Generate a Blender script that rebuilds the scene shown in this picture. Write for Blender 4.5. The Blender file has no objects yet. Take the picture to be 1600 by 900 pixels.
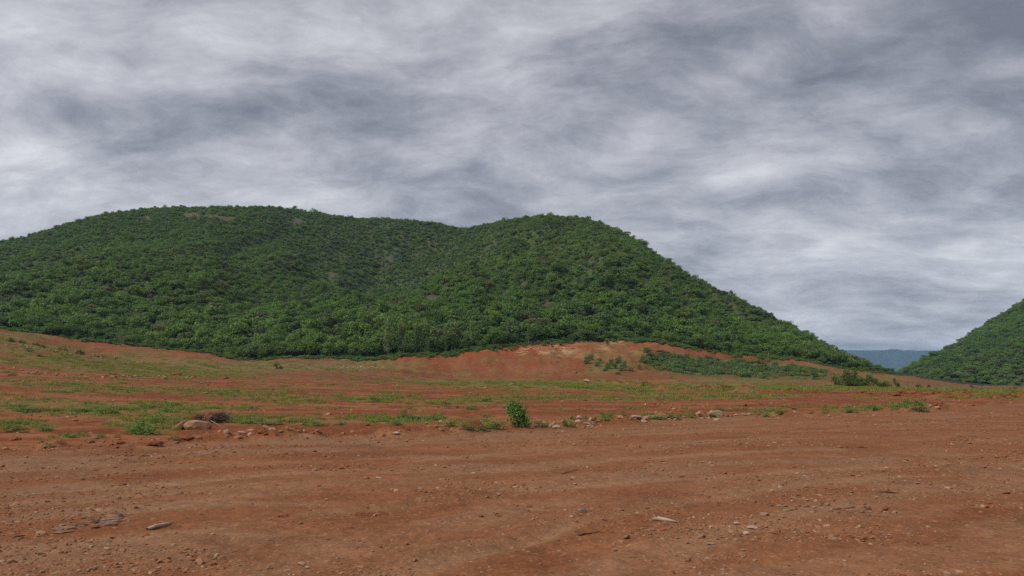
import bpy, bmesh, math, random
import numpy as np
from mathutils import Vector, Matrix, Euler

# ------------------------------------------------------------------ camera, sky, sun, exposure
SC = bpy.context.scene
C = SC.collection
F, HY, EYE = 1164.0, 592.0, 1.6          # focal length in photo pixels, eye-level row, eye height

cam_data = bpy.data.cameras.new('camera')
cam_data.sensor_width = 36.0
cam_data.lens = 36.0 * F / 1600.0
cam_data.shift_y = (HY - 450.0) / 1600.0
cam_data.clip_start = 0.1
cam_data.clip_end = 30000.0
cam = bpy.data.objects.new('camera', cam_data)
C.objects.link(cam)
cam.location = (0, 0, EYE)
cam.rotation_euler = (math.radians(90), 0, 0)
SC.camera = cam

SC.view_settings.view_transform = 'Standard'
SC.view_settings.look = 'None'
SC.view_settings.gamma = 1.0
SC.view_settings.use_curve_mapping = False
SC.view_settings.exposure = 1.03
SC.cycles.use_denoising = False
SC.cycles.max_bounces = 4
SC.cycles.diffuse_bounces = 2
SC.cycles.transmission_bounces = 3
SC.cycles.transparent_max_bounces = 8
SC.cycles.volume_bounces = 0

SUN_EL, SUN_AZ = math.radians(50), math.radians(-118)    # to the left and a little behind the camera

class NT:
    """tiny helper around a node tree"""
    def __init__(s, tree): s.t = tree; s.n = tree.nodes; s.l = tree.links
    def new(s, typ, **kw):
        nd = s.n.new(typ)
        for k, v in kw.items(): setattr(nd, k, v)
        return nd
    def put(s, sock, v):
        if hasattr(v, 'is_output') or isinstance(v, bpy.types.NodeSocket): s.l.new(v, sock)
        elif v is not None: sock.default_value = v
    def m(s, op, a, b=None, c=None, clamp=False):
        nd = s.new('ShaderNodeMath', operation=op, use_clamp=clamp)
        for i, v in enumerate((a, b, c)):
            if v is not None: s.put(nd.inputs[i], v)
        return nd.outputs[0]
    def v(s, op, a, b=None):
        nd = s.new('ShaderNodeVectorMath', operation=op)
        s.put(nd.inputs[0], a)
        if b is not None: s.put(nd.inputs['Scale'] if op == 'SCALE' else nd.inputs[1], b)
        return nd.outputs['Value'] if op in ('DOT_PRODUCT', 'LENGTH') else nd.outputs[0]
    def noise(s, vec, scale, detail=4, rough=0.55, dist=0.0, lac=2.0):
        nd = s.new('ShaderNodeTexNoise')
        if vec is not None: s.l.new(vec, nd.inputs['Vector'])
        nd.inputs['Scale'].default_value = scale; nd.inputs['Detail'].default_value = detail
        nd.inputs['Roughness'].default_value = rough; nd.inputs['Distortion'].default_value = dist
        nd.inputs['Lacunarity'].default_value = lac
        return nd
    def ramp(s, fac, stops, interp='LINEAR'):
        nd = s.new('ShaderNodeValToRGB'); cr = nd.color_ramp; cr.interpolation = interp
        while len(cr.elements) < len(stops): cr.elements.new(0.5)
        for e, (p, c) in zip(cr.elements, stops):
            e.position = p; e.color = (c[0], c[1], c[2], 1) if not isinstance(c, (int, float)) else (c, c, c, 1)
        s.l.new(fac, nd.inputs[0])
        return nd.outputs[0]
    def mix(s, fac, a, b, blend='MIX'):
        nd = s.new('ShaderNodeMix', data_type='RGBA', blend_type=blend)
        s.put(nd.inputs[0], fac); s.put(nd.inputs[6], a); s.put(nd.inputs[7], b)
        return nd.outputs[2]

def pix_dir(px, py):
    d = np.array([(px - 800) / F, 1.0, (HY - py) / F]); return d / np.linalg.norm(d)

world = bpy.data.worlds.new('World'); SC.world = world; world.use_nodes = True
W = NT(world.node_tree); W.n.clear()
out = W.new('ShaderNodeOutputWorld'); bg = W.new('ShaderNodeBackground')
sky = W.new('ShaderNodeTexSky', sky_type='NISHITA', sun_disc=False)
sky.sun_elevation = SUN_EL; sky.sun_rotation = SUN_AZ
tc = W.new('ShaderNodeTexCoord')
d = W.v('NORMALIZE', tc.outputs['Generated'])
sep = W.new('ShaderNodeSeparateXYZ'); W.l.new(d, sep.inputs[0])
zc = W.m('ADD', W.m('MAXIMUM', sep.outputs[2], 0.0), 0.27)
comb = W.new('ShaderNodeCombineXYZ')
W.l.new(W.m('DIVIDE', sep.outputs[0], zc), comb.inputs[0])
W.l.new(W.m('DIVIDE', sep.outputs[1], zc), comb.inputs[1])
P0 = comb.outputs[0]                                        # the cloud deck as a plane overhead
w1 = W.noise(P0, 0.9, 3, 0.5)
warp = W.v('SCALE', W.v('SUBTRACT', w1.outputs['Color'], (0.5, 0.5, 0.5)), 0.42)
w3 = W.noise(P0, 3.2, 4, 0.55)
P1 = W.v('ADD', W.v('ADD', P0, warp), W.v('SCALE', W.v('SUBTRACT', w3.outputs['Color'], (0.5, 0.5, 0.5)), 0.15))
mp = W.new('ShaderNodeMapping'); W.l.new(P1, mp.inputs['Vector'])
mp.inputs['Rotation'].default_value = (0, 0, math.radians(33)); mp.inputs['Scale'].default_value = (1.15, 1.75, 1)
mp.inputs['Location'].default_value = (3.1, 1.7, 0)
nA = W.noise(mp.outputs[0], 1.35, 10, 0.585, 0.0).outputs['Fac']
nB = W.noise(mp.outputs[0], 0.42, 3, 0.5).outputs['Fac']
mp2 = W.new('ShaderNodeMapping'); W.l.new(P1, mp2.inputs['Vector'])
mp2.inputs['Rotation'].default_value = (0, 0, math.radians(28)); mp2.inputs['Scale'].default_value = (1.3, 1.9, 1)
nC = W.noise(mp2.outputs[0], 3.4, 8, 0.66, 0.0).outputs['Fac']
val = W.m('ADD', W.m('ADD', W.m('MULTIPLY', nA, 0.62), W.m('MULTIPLY', nB, 0.40)), W.m('MULTIPLY', nC, 0.42))
# the heavier and the thinner masses of the deck, as soft-edged clouds in their own directions
def cloud_mass(val, px, py, rx, ry, amt, rot=0.0):
    c = pix_dir(px, py); a = pix_dir(px + 1, py) - c; a /= np.linalg.norm(a); b = np.cross(a, c); b /= np.linalg.norm(b)
    cr, sr = math.cos(rot), math.sin(rot)
    a2 = a * cr + b * sr; b2 = -a * sr + b * cr
    dw = W.v('ADD', d, W.v('SCALE', W.v('SUBTRACT', w2.outputs['Color'], (0.5, 0.5, 0.5)), 0.16))
    q = W.v('SUBTRACT', dw, tuple(c))
    ua = W.m('DIVIDE', W.v('DOT_PRODUCT', q, tuple(a2)), rx / F)
    ub = W.m('DIVIDE', W.v('DOT_PRODUCT', q, tuple(b2)), ry / F)
    r2 = W.m('ADD', W.m('MULTIPLY', ua, ua), W.m('MULTIPLY', ub, ub))
    front = W.m('GREATER_THAN', W.v('DOT_PRODUCT', d, tuple(c)), 0.0)
    g = W.m('MULTIPLY', W.m('EXPONENT', W.m('MULTIPLY', r2, -1.0)), front)
    return W.m('ADD', val, W.m('MULTIPLY', g, amt))
w2 = W.noise(d, 4.5, 4, 0.55)
for row in [(400, 165, 170, 48, -.10), (590, 215, 90, 70, -.09), (90, 205, 130, 40, -.12, -.35), (1560, 70, 120, 100, -.13),
            (1450, 238, 80, 32, -.14), (890, 125, 210, 45, -.09, .35), (1300, 300, 260, 22, -.07, .12), (1060, 240, 60, 26, -.08),
            (1180, 378, 160, 16, -.05), (1500, 340, 150, 16, -.05), (1400, 500, 260, 50, .05),
            (55, 110, 70, 40, .10), (290, 120, 90, 34, .09), (400, 225, 110, 42, .10), (30, 285, 120, 60, .05), (1170, 95, 190, 26, .07, .6),
            (1000, 200, 200, 30, .07, .4), (1260, 415, 200, 22, .09), (640, 300, 150, 30, .06), (1330, 50, 60, 60, .07), (560, 30, 200, 40, .05)]:
    val = cloud_mass(val, *row[:4], row[4] * (.62 if row[4] > 0 else .9), *row[5:])
cl = W.ramp(W.m('ADD', W.m('MULTIPLY', W.m('SUBTRACT', val, 0.706), 2.75), 0.5, clamp=True),
            [(0.0, (.089, .092, .107)), (.12, (.113, .115, .131)), (.30, (.154, .155, .172)), (.5, (.215, .214, .230)), (.75, (.292, .291, .305)), (1.0, (.385, .384, .394))])
skyc = W.v('SCALE', sky.outputs[0], 0.10)
mixc = W.mix(0.93, skyc, cl)
W.l.new(mixc, bg.inputs[0]); bg.inputs[1].default_value = 1.0
W.l.new(bg.outputs[0], out.inputs[0])

sun_data = bpy.data.lights.new('sun', 'SUN'); sun_data.energy = 1.5; sun_data.angle = math.radians(22); sun_data.color = (1.0, .965, .91)
sun = bpy.data.objects.new('sun', sun_data); C.objects.link(sun)
sd = Vector((math.cos(SUN_EL) * math.sin(SUN_AZ), math.cos(SUN_EL) * math.cos(SUN_AZ), math.sin(SUN_EL)))
sun.rotation_euler = sd.to_track_quat('Z', 'Y').to_euler()
sun.location = (0, 0, 400)

# ------------------------------------------------------------------ numeric helpers
rng = np.random.default_rng(7)
random.seed(7)

def _h(ix, iy, seed):
    n = (ix.astype(np.int64) * 374761393 + iy.astype(np.int64) * 668265263 + seed * 1274126177) & 0xffffffff
    n = ((n ^ (n >> 13)) * 1274126177) & 0xffffffff
    n = ((n ^ (n >> 16)) * 2246822519) & 0xffffffff
    return ((n ^ (n >> 15)) & 0xffffff) / float(0xffffff)
def vn(x, y, seed=0):
    ix, iy = np.floor(x), np.floor(y); fx, fy = x - ix, y - iy
    fx = fx * fx * fx * (fx * (fx * 6 - 15) + 10); fy = fy * fy * fy * (fy * (fy * 6 - 15) + 10)
    a, b, c, e = _h(ix, iy, seed), _h(ix + 1, iy, seed), _h(ix, iy + 1, seed), _h(ix + 1, iy + 1, seed)
    return (a * (1 - fx) + b * fx) * (1 - fy) + (c * (1 - fx) + e * fx) * fy
def fbm(x, y, oct=4, seed=0, rough=.5):
    s = np.zeros_like(x, dtype=float); amp = 1.0; tot = 0
    ca, sa = math.cos(.6), math.sin(.6)
    for o in range(oct):
        s += amp * vn(x, y, seed + o * 17); tot += amp; amp *= rough
        x, y = (x * ca - y * sa) * 2.03 + 11.3, (x * sa + y * ca) * 2.03 - 7.1
    return s / tot
def sstep(a, b, v):
    t = np.clip((v - a) / (b - a), 0, 1); return t * t * (3 - 2 * t)

class TPS:
    def __init__(s, pts, z, lam=0.0):
        s.p = np.asarray(pts, float); n = len(s.p)
        K = s.k(np.linalg.norm(s.p[:, None] - s.p[None], axis=2)) + lam * np.eye(n)
        Q = np.c_[np.ones(n), s.p]; A = np.zeros((n + 3, n + 3)); A[:n, :n] = K; A[:n, n:] = Q; A[n:, :n] = Q.T
        s.w = np.linalg.solve(A, np.r_[np.asarray(z, float), 0, 0, 0])
    @staticmethod
    def k(r): return r * r * np.log(np.maximum(r, 1e-9))
    def __call__(s, x, y):
        sh = np.shape(x); x = np.ravel(x).astype(float); y = np.ravel(y).astype(float); o = np.empty(len(x)); n = len(s.p)
        for i in range(0, len(x), 40000):
            X, Y = x[i:i + 40000], y[i:i + 40000]
            r2 = (X[:, None] - s.p[:, 0]) ** 2 + (Y[:, None] - s.p[:, 1]) ** 2
            o[i:i + 40000] = (.5 * r2 * np.log(np.maximum(r2, 1e-18))) @ s.w[:n] + s.w[n] + X * s.w[n + 1] + Y * s.w[n + 2]
        return o.reshape(sh)

def pz(py, Y): return EYE + (HY - py) / F * Y
def pu(px): return (px - 800.0) / F

# ------------------------------------------------------------------ the lie of the land
ROAD_EDGE = [(-300, 735), (-100, 713), (0, 704), (100, 703), (200, 699), (280, 693), (380, 686), (480, 684), (560, 685), (640, 681), (720, 677),
             (780, 671), (860, 669), (900, 668), (960, 664), (1010, 658), (1060, 656), (1120, 653), (1180, 651), (1280, 649), (1380, 646),
             (1460, 642), (1540, 634), (1600, 629), (1800, 622)]
_et = [math.atan(pu(a)) for a, b in ROAD_EDGE]; _er = [EYE * F / (b - HY) * math.hypot(1, pu(a)) for a, b in ROAD_EDGE]
_et = [-3.2, -1.2] + _et + [1.3, 3.2]; _er = [14, 13] + _er + [70, 70]
def edge_r(th): return np.interp(th, _et, _er)

FOREST_EDGE = [(-600, 505, 330), (-150, 505, 330), (0, 516, 330), (60, 521, 332), (100, 527, 335), (160, 535, 335), (220, 541, 335), (290, 549, 330),
               (335, 553, 325), (360, 561, 315), (420, 562, 310), (500, 560, 312), (570, 562, 312), (620, 557, 318), (660, 553, 322), (720, 547, 328),
               (760, 543, 330), (820, 538, 335), (900, 533, 340), (960, 531, 345), (1020, 532, 348), (1070, 542, 345), (1130, 550, 345), (1200, 557, 350),
               (1260, 564, 355), (1300, 573, 357), (1340, 579, 362), (1395, 585, 372)]
_fu = [pu(a) for a, b, c in FOREST_EDGE]; _fY = [c for a, b, c in FOREST_EDGE]; _fz = [pz(b, c) for a, b, c in FOREST_EDGE]
def forest_Y(u): return np.interp(u, _fu, _fY)

G = []
for px in (-600, -200, 200, 600, 1000, 1400, 1800, 2200):
    for Y in (1.5, 4, 8, 16, 30): G.append((px, Y, 0.0))
for px, zz in ((-600, 2.2), (0, 1.2), (200, .6), (400, .3), (600, .1), (1000, 0), (1400, 0), (1800, 0)): G.append((px, 60, zz))
for px, py, Y in [(-300, 575, 95), (0, 577, 95), (200, 590, 100), (400, 600, 100), (700, 606, 100), (1000, 609, 100), (1400, 611, 100), (1700, 611, 100),
                  (0, 540, 138), (-300, 530, 138), (100, 556, 145), (230, 578, 150), (400, 590, 150), (600, 596, 150), (800, 600, 150), (1000, 603, 150), (1300, 605, 150), (1700, 604, 150),
                  (-300, 500, 172), (0, 516, 172), (60, 526, 178), (110, 541, 185), (170, 556, 192), (230, 570, 205),
                  (0, 532, 235), (110, 552, 245), (200, 566, 250), (300, 565, 255), (250, 552, 300), (120, 541, 300),
                  (350, 568, 270), (420, 575, 235), (500, 576, 240), (600, 579, 265), (700, 588, 268), (800, 590, 268), (900, 592, 265), (1000, 592, 265), (1100, 592, 265),
                  (1200, 594, 260), (1300, 600, 255), (1400, 599, 280), (1500, 602, 330), (1620, 604, 330),
                  (700, 566, 305), (800, 560, 308), (900, 556, 308), (1000, 556, 308), (1100, 569, 308), (1200, 578, 312),
                  (1410, 583, 390), (1440, 590, 395), (1480, 597, 400), (1530, 601, 420), (1620, 603.5, 430), (1850, 604, 400), (1850, 603, 560),
                  (1420, 588, 520), (1480, 597, 560), (1600, 603, 540)]:
    G.append((px, Y, pz(py, Y)))
for px, py, Y in FOREST_EDGE: G.append((px, Y, pz(py, Y)))
for px, Y, zz in [(-600, 700, 10), (-100, 500, 12), (300, 500, 8), (700, 500, 5), (1100, 520, 2), (1300, 620, -3), (1500, 800, -6), (1900, 800, -5),
                  (-600, 2000, -5), (300, 2000, -5), (1200, 2000, -6), (2000, 2000, -6), (-600, 6000, -8), (300, 6000, -8), (1200, 6000, -8), (2000, 6000, -8), (-600, 12000, -9), (300, 12000, -9), (1200, 12000, -9), (2000, 12000, -9)]:
    G.append((px, Y, zz))
_gp = []
for px, Y, zz in G:
    u = pu(px); _gp.append((math.atan(u) * 3, math.log(Y * math.hypot(1, u)), zz))
_gp = np.array(_gp); tps_g = TPS(_gp[:, :2], _gp[:, 2], 1e-4)

# tyre tracks across the graded pad, and the windrow of dark soil across the field
def px_line(pts): return np.array([((a - 800) / F * EYE * F / (b - HY), EYE * F / (b - HY)) for a, b in pts])
TRACKS = [px_line(t) for t in ([(-200, 885), (0, 862), (200, 842), (420, 816), (640, 788), (800, 768), (1000, 752), (1300, 734), (1600, 716)],
                               [(-200, 840), (0, 812), (220, 792), (440, 772), (640, 750), (780, 735), (960, 718), (1300, 700)],
                               [(-200, 790), (0, 772), (300, 752), (520, 735), (700, 716), (900, 700), (1200, 684)],
                               [(500, 930), (700, 866), (900, 815), (1150, 772), (1400, 745), (1700, 722)],
                               [(900, 930), (1080, 856), (1250, 806), (1420, 768), (1700, 735)],
                               [(-100, 742), (200, 724), (400, 712), (640, 702), (900, 690)])]
def line_dist(x, y, L):
    best = np.full(x.shape, 1e9)
    for (ax, ay), (bx, by) in zip(L[:-1], L[1:]):
        dx, dy = bx - ax, by - ay; t = np.clip(((x - ax) * dx + (y - ay) * dy) / (dx * dx + dy * dy), 0, 1)
        best = np.minimum(best, np.hypot(x - ax - t * dx, y - ay - t * dy))
    return best
WINDROW = [(700, 601), (830, 604), (940, 606), (1050, 611), (1200, 615), (1300, 616.5), (1400, 618), (1600, 622), (1750, 625)]
_wu = [pu(a) for a, b in WINDROW]; _wY = [EYE * F / (b - HY) for a, b in WINDROW]
def windrow(x, y):
    u = x / np.maximum(y, 1e-3); Yw = np.interp(u, _wu, _wY) + (fbm(u * 14, u * 0 + 3, 3, 5) - .5) * 8
    amp = sstep(_wu[0], _wu[2], u) * (y > 0)
    return amp * np.exp(-((y - Yw) / (1.1 + .008 * Yw)) ** 2)

def base_h(x, y):
    th = np.arctan2(x, y); r = np.hypot(x, y)
    m = 1 - sstep(.95, 1.6, np.abs(th))
    thc = np.clip(th, -1.2, 1.2)
    return tps_g(thc * 3, np.log(np.maximum(r, 1.0))) * np.where(r < 20, sstep(8, 20, r), 1) * np.where(r > 900, 1, m)

def gh(x, y, detail=True):
    """ground height, with ruts, berm, furrows and clods"""
    x = np.asarray(x, float); y = np.asarray(y, float)
    z = base_h(x, y)
    if not detail: return z
    th = np.arctan2(x, y); r = np.hypot(x, y); e = edge_r(th) + (fbm(th * 30, th * 0, 3, 91) - .5) * 1.6
    s = (r - e)
    road = 1 - sstep(-.6, .5, s)
    far = 1 - sstep(250, 420, r)
    # pad: compacted, faintly rutted, loose gravel
    z = z + road * ((fbm(x * .35, y * .35, 4, 3) - .5) * .10 + (fbm(x * 3.1, y * 3.1, 4, 4, .6) - .5) * .035 + (fbm(x * 14, y * 14, 3, 6, .6) - .5) * .016 * (1 - sstep(12, 25, r)))
    near = r < 60
    if near.any():
        xn, yn = x[near], y[near]; dz = np.zeros(xn.shape)
        wx = xn + (fbm(xn * .8, yn * .8, 2, 44) - .5) * .5; wy = yn + (fbm(xn * .8, yn * .8, 2, 45) - .5) * .5
        for L in TRACKS:
            q = line_dist(wx, wy, L)
            dz += -.045 * np.exp(-(q / .17) ** 2) + .032 * np.exp(-((q - .33) / .11) ** 2)
        z[near] += dz * road[near] * sstep(.38, .66, fbm(xn * .22 + 4, yn * .22, 3, 47))
    # berm pushed up along the edge of the pad
    bn = fbm(x * .9, y * .9, 4, 12)
    z = z + np.exp(-((s - .5) / (.45 + .02 * r)) ** 2) * (.02 + .26 * sstep(.42, .75, bn)) * far * (np.abs(th) < 1.2)
    # field: scraped furrows running across, clods
    fld = (1 - road) * far
    lift = np.minimum(1, r / 60)
    z = z + fld * (-.10 * sstep(0, 3, s) * (1 - sstep(10, 40, s)) + (fbm(x * .10, y * .75, 4, 21, .55) - .5) * .30 * (.5 + .5 * lift) + (fbm(x * 1.7, y * 1.7, 4, 23, .6) - .5) * .13)
    z = z + windrow(x, y) * (.12 + .75 * sstep(.35, .75, fbm(x * .35, y * .35, 4, 31))) * .9
    # raw bank below the forest: rills
    u = x / np.maximum(y, 1e-3); bank = (y > 200) * sstep(-75, -45, y - forest_Y(u)) * (1 - sstep(10, 60, y - forest_Y(u))) * (np.abs(th) < .8)
    z = z + bank * ((fbm(x * .30, y * .06, 4, 41, .6) - .5) * 1.9 + (fbm(x * .8, y * .8, 3, 43) - .5) * .8)
    return z

def gz(x, y): return float(gh(np.array([x]), np.array([y]))[0])
_Ys = np.exp(np.linspace(math.log(4), math.log(480), 520))
def hit(px, py, ymin=4.0, ymax=480):
    """the ground point seen at a photo pixel"""
    u, e = pu(px), (HY - py) / F
    Y = _Ys[(_Ys >= ymin) & (_Ys <= ymax)]
    dz = EYE + e * Y - gh(u * Y, Y)
    k = np.nonzero(dz <= 0)[0]
    if len(k) == 0:
        k = [int(np.argmin(dz))]
    i = k[0]
    if i > 0:
        t = dz[i - 1] / (dz[i - 1] - dz[i]) if dz[i - 1] > 0 and dz[i] <= 0 else 1
        yy = Y[i - 1] + (Y[i] - Y[i - 1]) * t
    else: yy = Y[i]
    return np.array([u * yy, yy, gz(u * yy, yy)])

RIDGE = [(-900, 500, 600), (-500, 455, 700), (-300, 425, 760), (-100, 396, 800), (0, 374, 810), (50, 366, 810), (110, 345, 810), (170, 331, 810), (240, 323, 810), (320, 321, 810), (420, 321, 810), (480, 328, 805),
         (550, 338, 800), (640, 341, 810), (690, 347, 825), (722, 357, 830), (760, 347, 745), (810, 338, 670), (860, 335, 650), (920, 339, 640), (970, 356, 625), (1020, 386, 605),
         (1060, 411, 590), (1100, 433, 570), (1150, 456, 545), (1200, 481, 520), (1250, 506, 490), (1300, 532, 455), (1350, 559, 415)]
TREE_TOP = 3.6
H = []
for px, py, Y in RIDGE:
    zr = pz(py, Y) - (TREE_TOP if px < 1000 else 5.2); x = pu(px) * Y
    H += [(x, Y, zr), (x * 1.12, Y * 1.12, zr * .93 - 3), (x * 1.45, Y * 1.45, zr * .45)]
for px, py, Y in FOREST_EDGE:
    u = pu(px); zz = pz(py, Y)
    H += [(u * Y, Y, zz - .6), (u * (Y - 45), Y - 45, zz - 16)]
for px, Y, zz in [(100, 560, 98), (300, 540, 100), (450, 540, 94), (560, 540, 68), (620, 560, 58), (670, 640, 86), (715, 740, 126), (740, 560, 92), (800, 500, 92), (880, 480, 92), (960, 470, 84),
                  (1040, 450, 62), (1120, 435, 42), (1200, 420, 27), (-100, 560, 86), (-400, 540, 66)]:
    H.append((pu(px) * Y, Y, zz))
H = np.array(H); tps_h = TPS(H[:, :2] / 300, H[:, 2], 1e-4)
def _hill0(x, y):
    q = tps_h(x / 300, y / 300); g = fbm(x * .011, y * .0035, 3, 52)
    return q + (fbm(x * .012, y * .012, 3, 51) - .5) * 5 - 15 * (1 - np.minimum(np.abs(g - .5) * 7, 1)) * sstep(25, 60, q) * (1 - .75 * sstep(95, 150, q))
_rx = np.array([a for a, b, c in RIDGE], float); _ry = np.array([b for a, b, c in RIDGE], float)
_ku = np.linspace(pu(-900), pu(1352), 460); _kk = np.ones(len(_ku))
def hill_h(x, y):
    z = _hill0(x, y); k = np.interp(x / np.maximum(y, 1), _ku, _kk)
    return z * (1 + (k - 1) * sstep(12, 45, z))
_Yg = np.linspace(330, 1250, 200); _UU, _YY = np.meshgrid(_ku, _Yg); _ZZ = _hill0(_UU * _YY, _YY)
_pxs = _ku * F + 800; _want = np.interp(_pxs, _rx, _ry); _want = np.convolve(np.pad(_want, 3, mode='edge'), np.ones(7) / 7, 'valid')
_tt = np.interp(_pxs, [900, 1080, 1300, 1352], [3.2, 5.0, 6.0, 5.0])
for _it in range(3):                       # fit the crest line of the hill
    zc_ = _ZZ * (1 + (_kk[None] - 1) * sstep(12, 45, _ZZ)); ii_ = np.argmax((zc_ - EYE) / _YY, axis=0); cc_ = np.arange(len(_ku))
    _kk = _kk * np.clip(((HY - _want) / F * _YY[ii_, cc_] - _tt) / np.maximum(zc_[ii_, cc_] - EYE, 3), .8, 1.25)
RH = []
for px, py, Y in [(1418, 579, 770), (1440, 569, 780), (1470, 551, 800), (1500, 526, 830), (1530, 506, 850), (1560, 488, 875), (1580, 479, 890), (1600, 470, 900), (1700, 430, 950), (1850, 392, 980), (2100, 380, 980)]:
    zr = pz(py, Y) - 9.5 * min(1, (px - 1400) / 120.0); x = pu(px) * Y
    RH += [(x, Y, zr), (x * 1.12, Y * 1.12, zr * .9 - 4), (x * 1.5, Y * 1.5, zr * .4 - 6)]
for px, py, Y in [(1412, 584, 730), (1440, 592, 660), (1480, 599, 600), (1530, 603, 560), (1600, 604, 540), (1700, 605, 520), (1900, 605, 500), (2200, 605, 480)]:
    u = pu(px); zz = pz(py, Y); RH += [(u * Y, Y, zz), (u * (Y - 60), Y - 60, zz - 20)]
RH = np.array(RH); tps_r = TPS(RH[:, :2] / 300, RH[:, 2], 1e-4)
def rhill_h(x, y): return tps_r(x / 300, y / 300) + (fbm(x * .012, y * .012, 3, 61) - .5) * 5

# ------------------------------------------------------------------ mesh and material helpers
def mesh_from(name, V, polys, mats, smooth=True, attrs=None, mat_index=None):
    """polys: int array (n,3) or (n,4)"""
    me = bpy.data.meshes.new(name); V = np.asarray(V, np.float32); polys = np.asarray(polys, np.int32); n, k = polys.shape
    me.vertices.add(len(V)); me.vertices.foreach_set('co', V.ravel())
    me.loops.add(n * k); me.loops.foreach_set('vertex_index', polys.ravel())
    me.polygons.add(n); me.polygons.foreach_set('loop_start', np.arange(n, dtype=np.int32) * k)
    me.polygons.foreach_set('use_smooth', np.full(n, smooth, bool))
    for m in (mats if isinstance(mats, (list, tuple)) else [mats]): me.materials.append(m)
    if mat_index is not None: me.polygons.foreach_set('material_index', np.asarray(mat_index, np.int32))
    for nm, (typ, data) in (attrs or {}).items():
        a = me.attributes.new(nm, typ, 'POINT')
        a.data.foreach_set('color' if typ == 'FLOAT_COLOR' else 'vector' if typ == 'FLOAT_VECTOR' else 'value', np.ascontiguousarray(data).ravel())
    me.update(); me.validate(); return me
def obj(name, me, parent=None, loc=(0, 0, 0), rot=(0, 0, 0), scl=(1, 1, 1)):
    o = bpy.data.objects.new(name, me); C.objects.link(o); o.location = loc; o.rotation_euler = rot; o.scale = scl
    if parent: o.parent = parent
    return o
def tag(o, label=None, cat=None, group=None, kind=None):
    for k, v in (('label', label), ('category', cat), ('group', group), ('kind', kind)):
        if v: o[k] = v
    return o
def mat(name):
    m = bpy.data.materials.new(name); m.use_nodes = True; m.node_tree.nodes.clear(); return m, NT(m.node_tree)

def leaf_mat(name, dark, mid, light, patch=.010, trans=.36, wr=.40, wp=.40, wl=.30):
    m, T = mat(name); o = T.new('ShaderNodeOutputMaterial'); oi = T.new('ShaderNodeObjectInfo')
    pn = T.noise(oi.outputs['Location'], patch, 3, .6).outputs['Fac']
    at = T.new('ShaderNodeAttribute', attribute_name='lv')
    f = T.m('ADD', T.m('ADD', T.m('MULTIPLY', oi.outputs['Random'], wr), T.m('MULTIPLY', T.m('SUBTRACT', pn, .5), wp * 2.2)), T.m('MULTIPLY', at.outputs['Fac'], wl))
    f = T.m('ADD', f, (1 - wr - wl) * .5, clamp=True)
    col = T.ramp(f, [(0, dark), (.5, mid), (1, light)])
    df = T.new('ShaderNodeBsdfPrincipled'); T.l.new(col, df.inputs['Base Color']); df.inputs['Roughness'].default_value = .62; df.inputs['Specular IOR Level'].default_value = .22
    tr = T.new('ShaderNodeBsdfTranslucent'); T.l.new(T.mix(.5, col, light + (1,)), tr.inputs[0])
    mx = T.new('ShaderNodeMixShader'); mx.inputs[0].default_value = trans
    T.l.new(df.outputs[0], mx.inputs[1]); T.l.new(tr.outputs[0], mx.inputs[2]); T.l.new(mx.outputs[0], o.inputs[0])
    return m
def solid_mat(name, c1, c2, scale=6, rough=.85, bump=.3, c3=None, coords='Object', use_obj=False):
    m, T = mat(name); o = T.new('ShaderNodeOutputMaterial'); p = T.new('ShaderNodeBsdfPrincipled')
    t = T.new('ShaderNodeTexCoord'); oi = T.new('ShaderNodeObjectInfo')
    vec = T.v('ADD', t.outputs[coords], T.v('SCALE', oi.outputs['Location'], 1.0))
    n = T.noise(vec, scale, 6, .62); n2 = T.noise(vec, scale * 5, 4, .65)
    f = T.m('ADD', T.m('MULTIPLY', T.m('SUBTRACT', n.outputs['Fac'], .5), 1.9), T.m('ADD', .5, T.m('MULTIPLY', T.m('SUBTRACT', oi.outputs['Random'], .5), .5)), clamp=True)
    col = T.ramp(f, [(.15, c1), (.8, c2)])
    if c3: col = T.mix(T.ramp(n2.outputs['Fac'], [(.5, 0.0), (.68, 1.0)]), col, c3 + (1,))
    if use_obj: col = T.mix(1.0, col, oi.outputs['Color'], 'MULTIPLY')
    T.l.new(col, p.inputs['Base Color']); p.inputs['Roughness'].default_value = rough; p.inputs['Specular IOR Level'].default_value = .2
    if bump:
        b = T.new('ShaderNodeBump'); b.inputs['Strength'].default_value = bump; b.inputs['Distance'].default_value = .02
        T.l.new(n2.outputs['Fac'], b.inputs['Height']); T.l.new(b.outputs[0], p.inputs['Normal'])
    T.l.new(p.outputs[0], o.inputs[0]); return m

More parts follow.
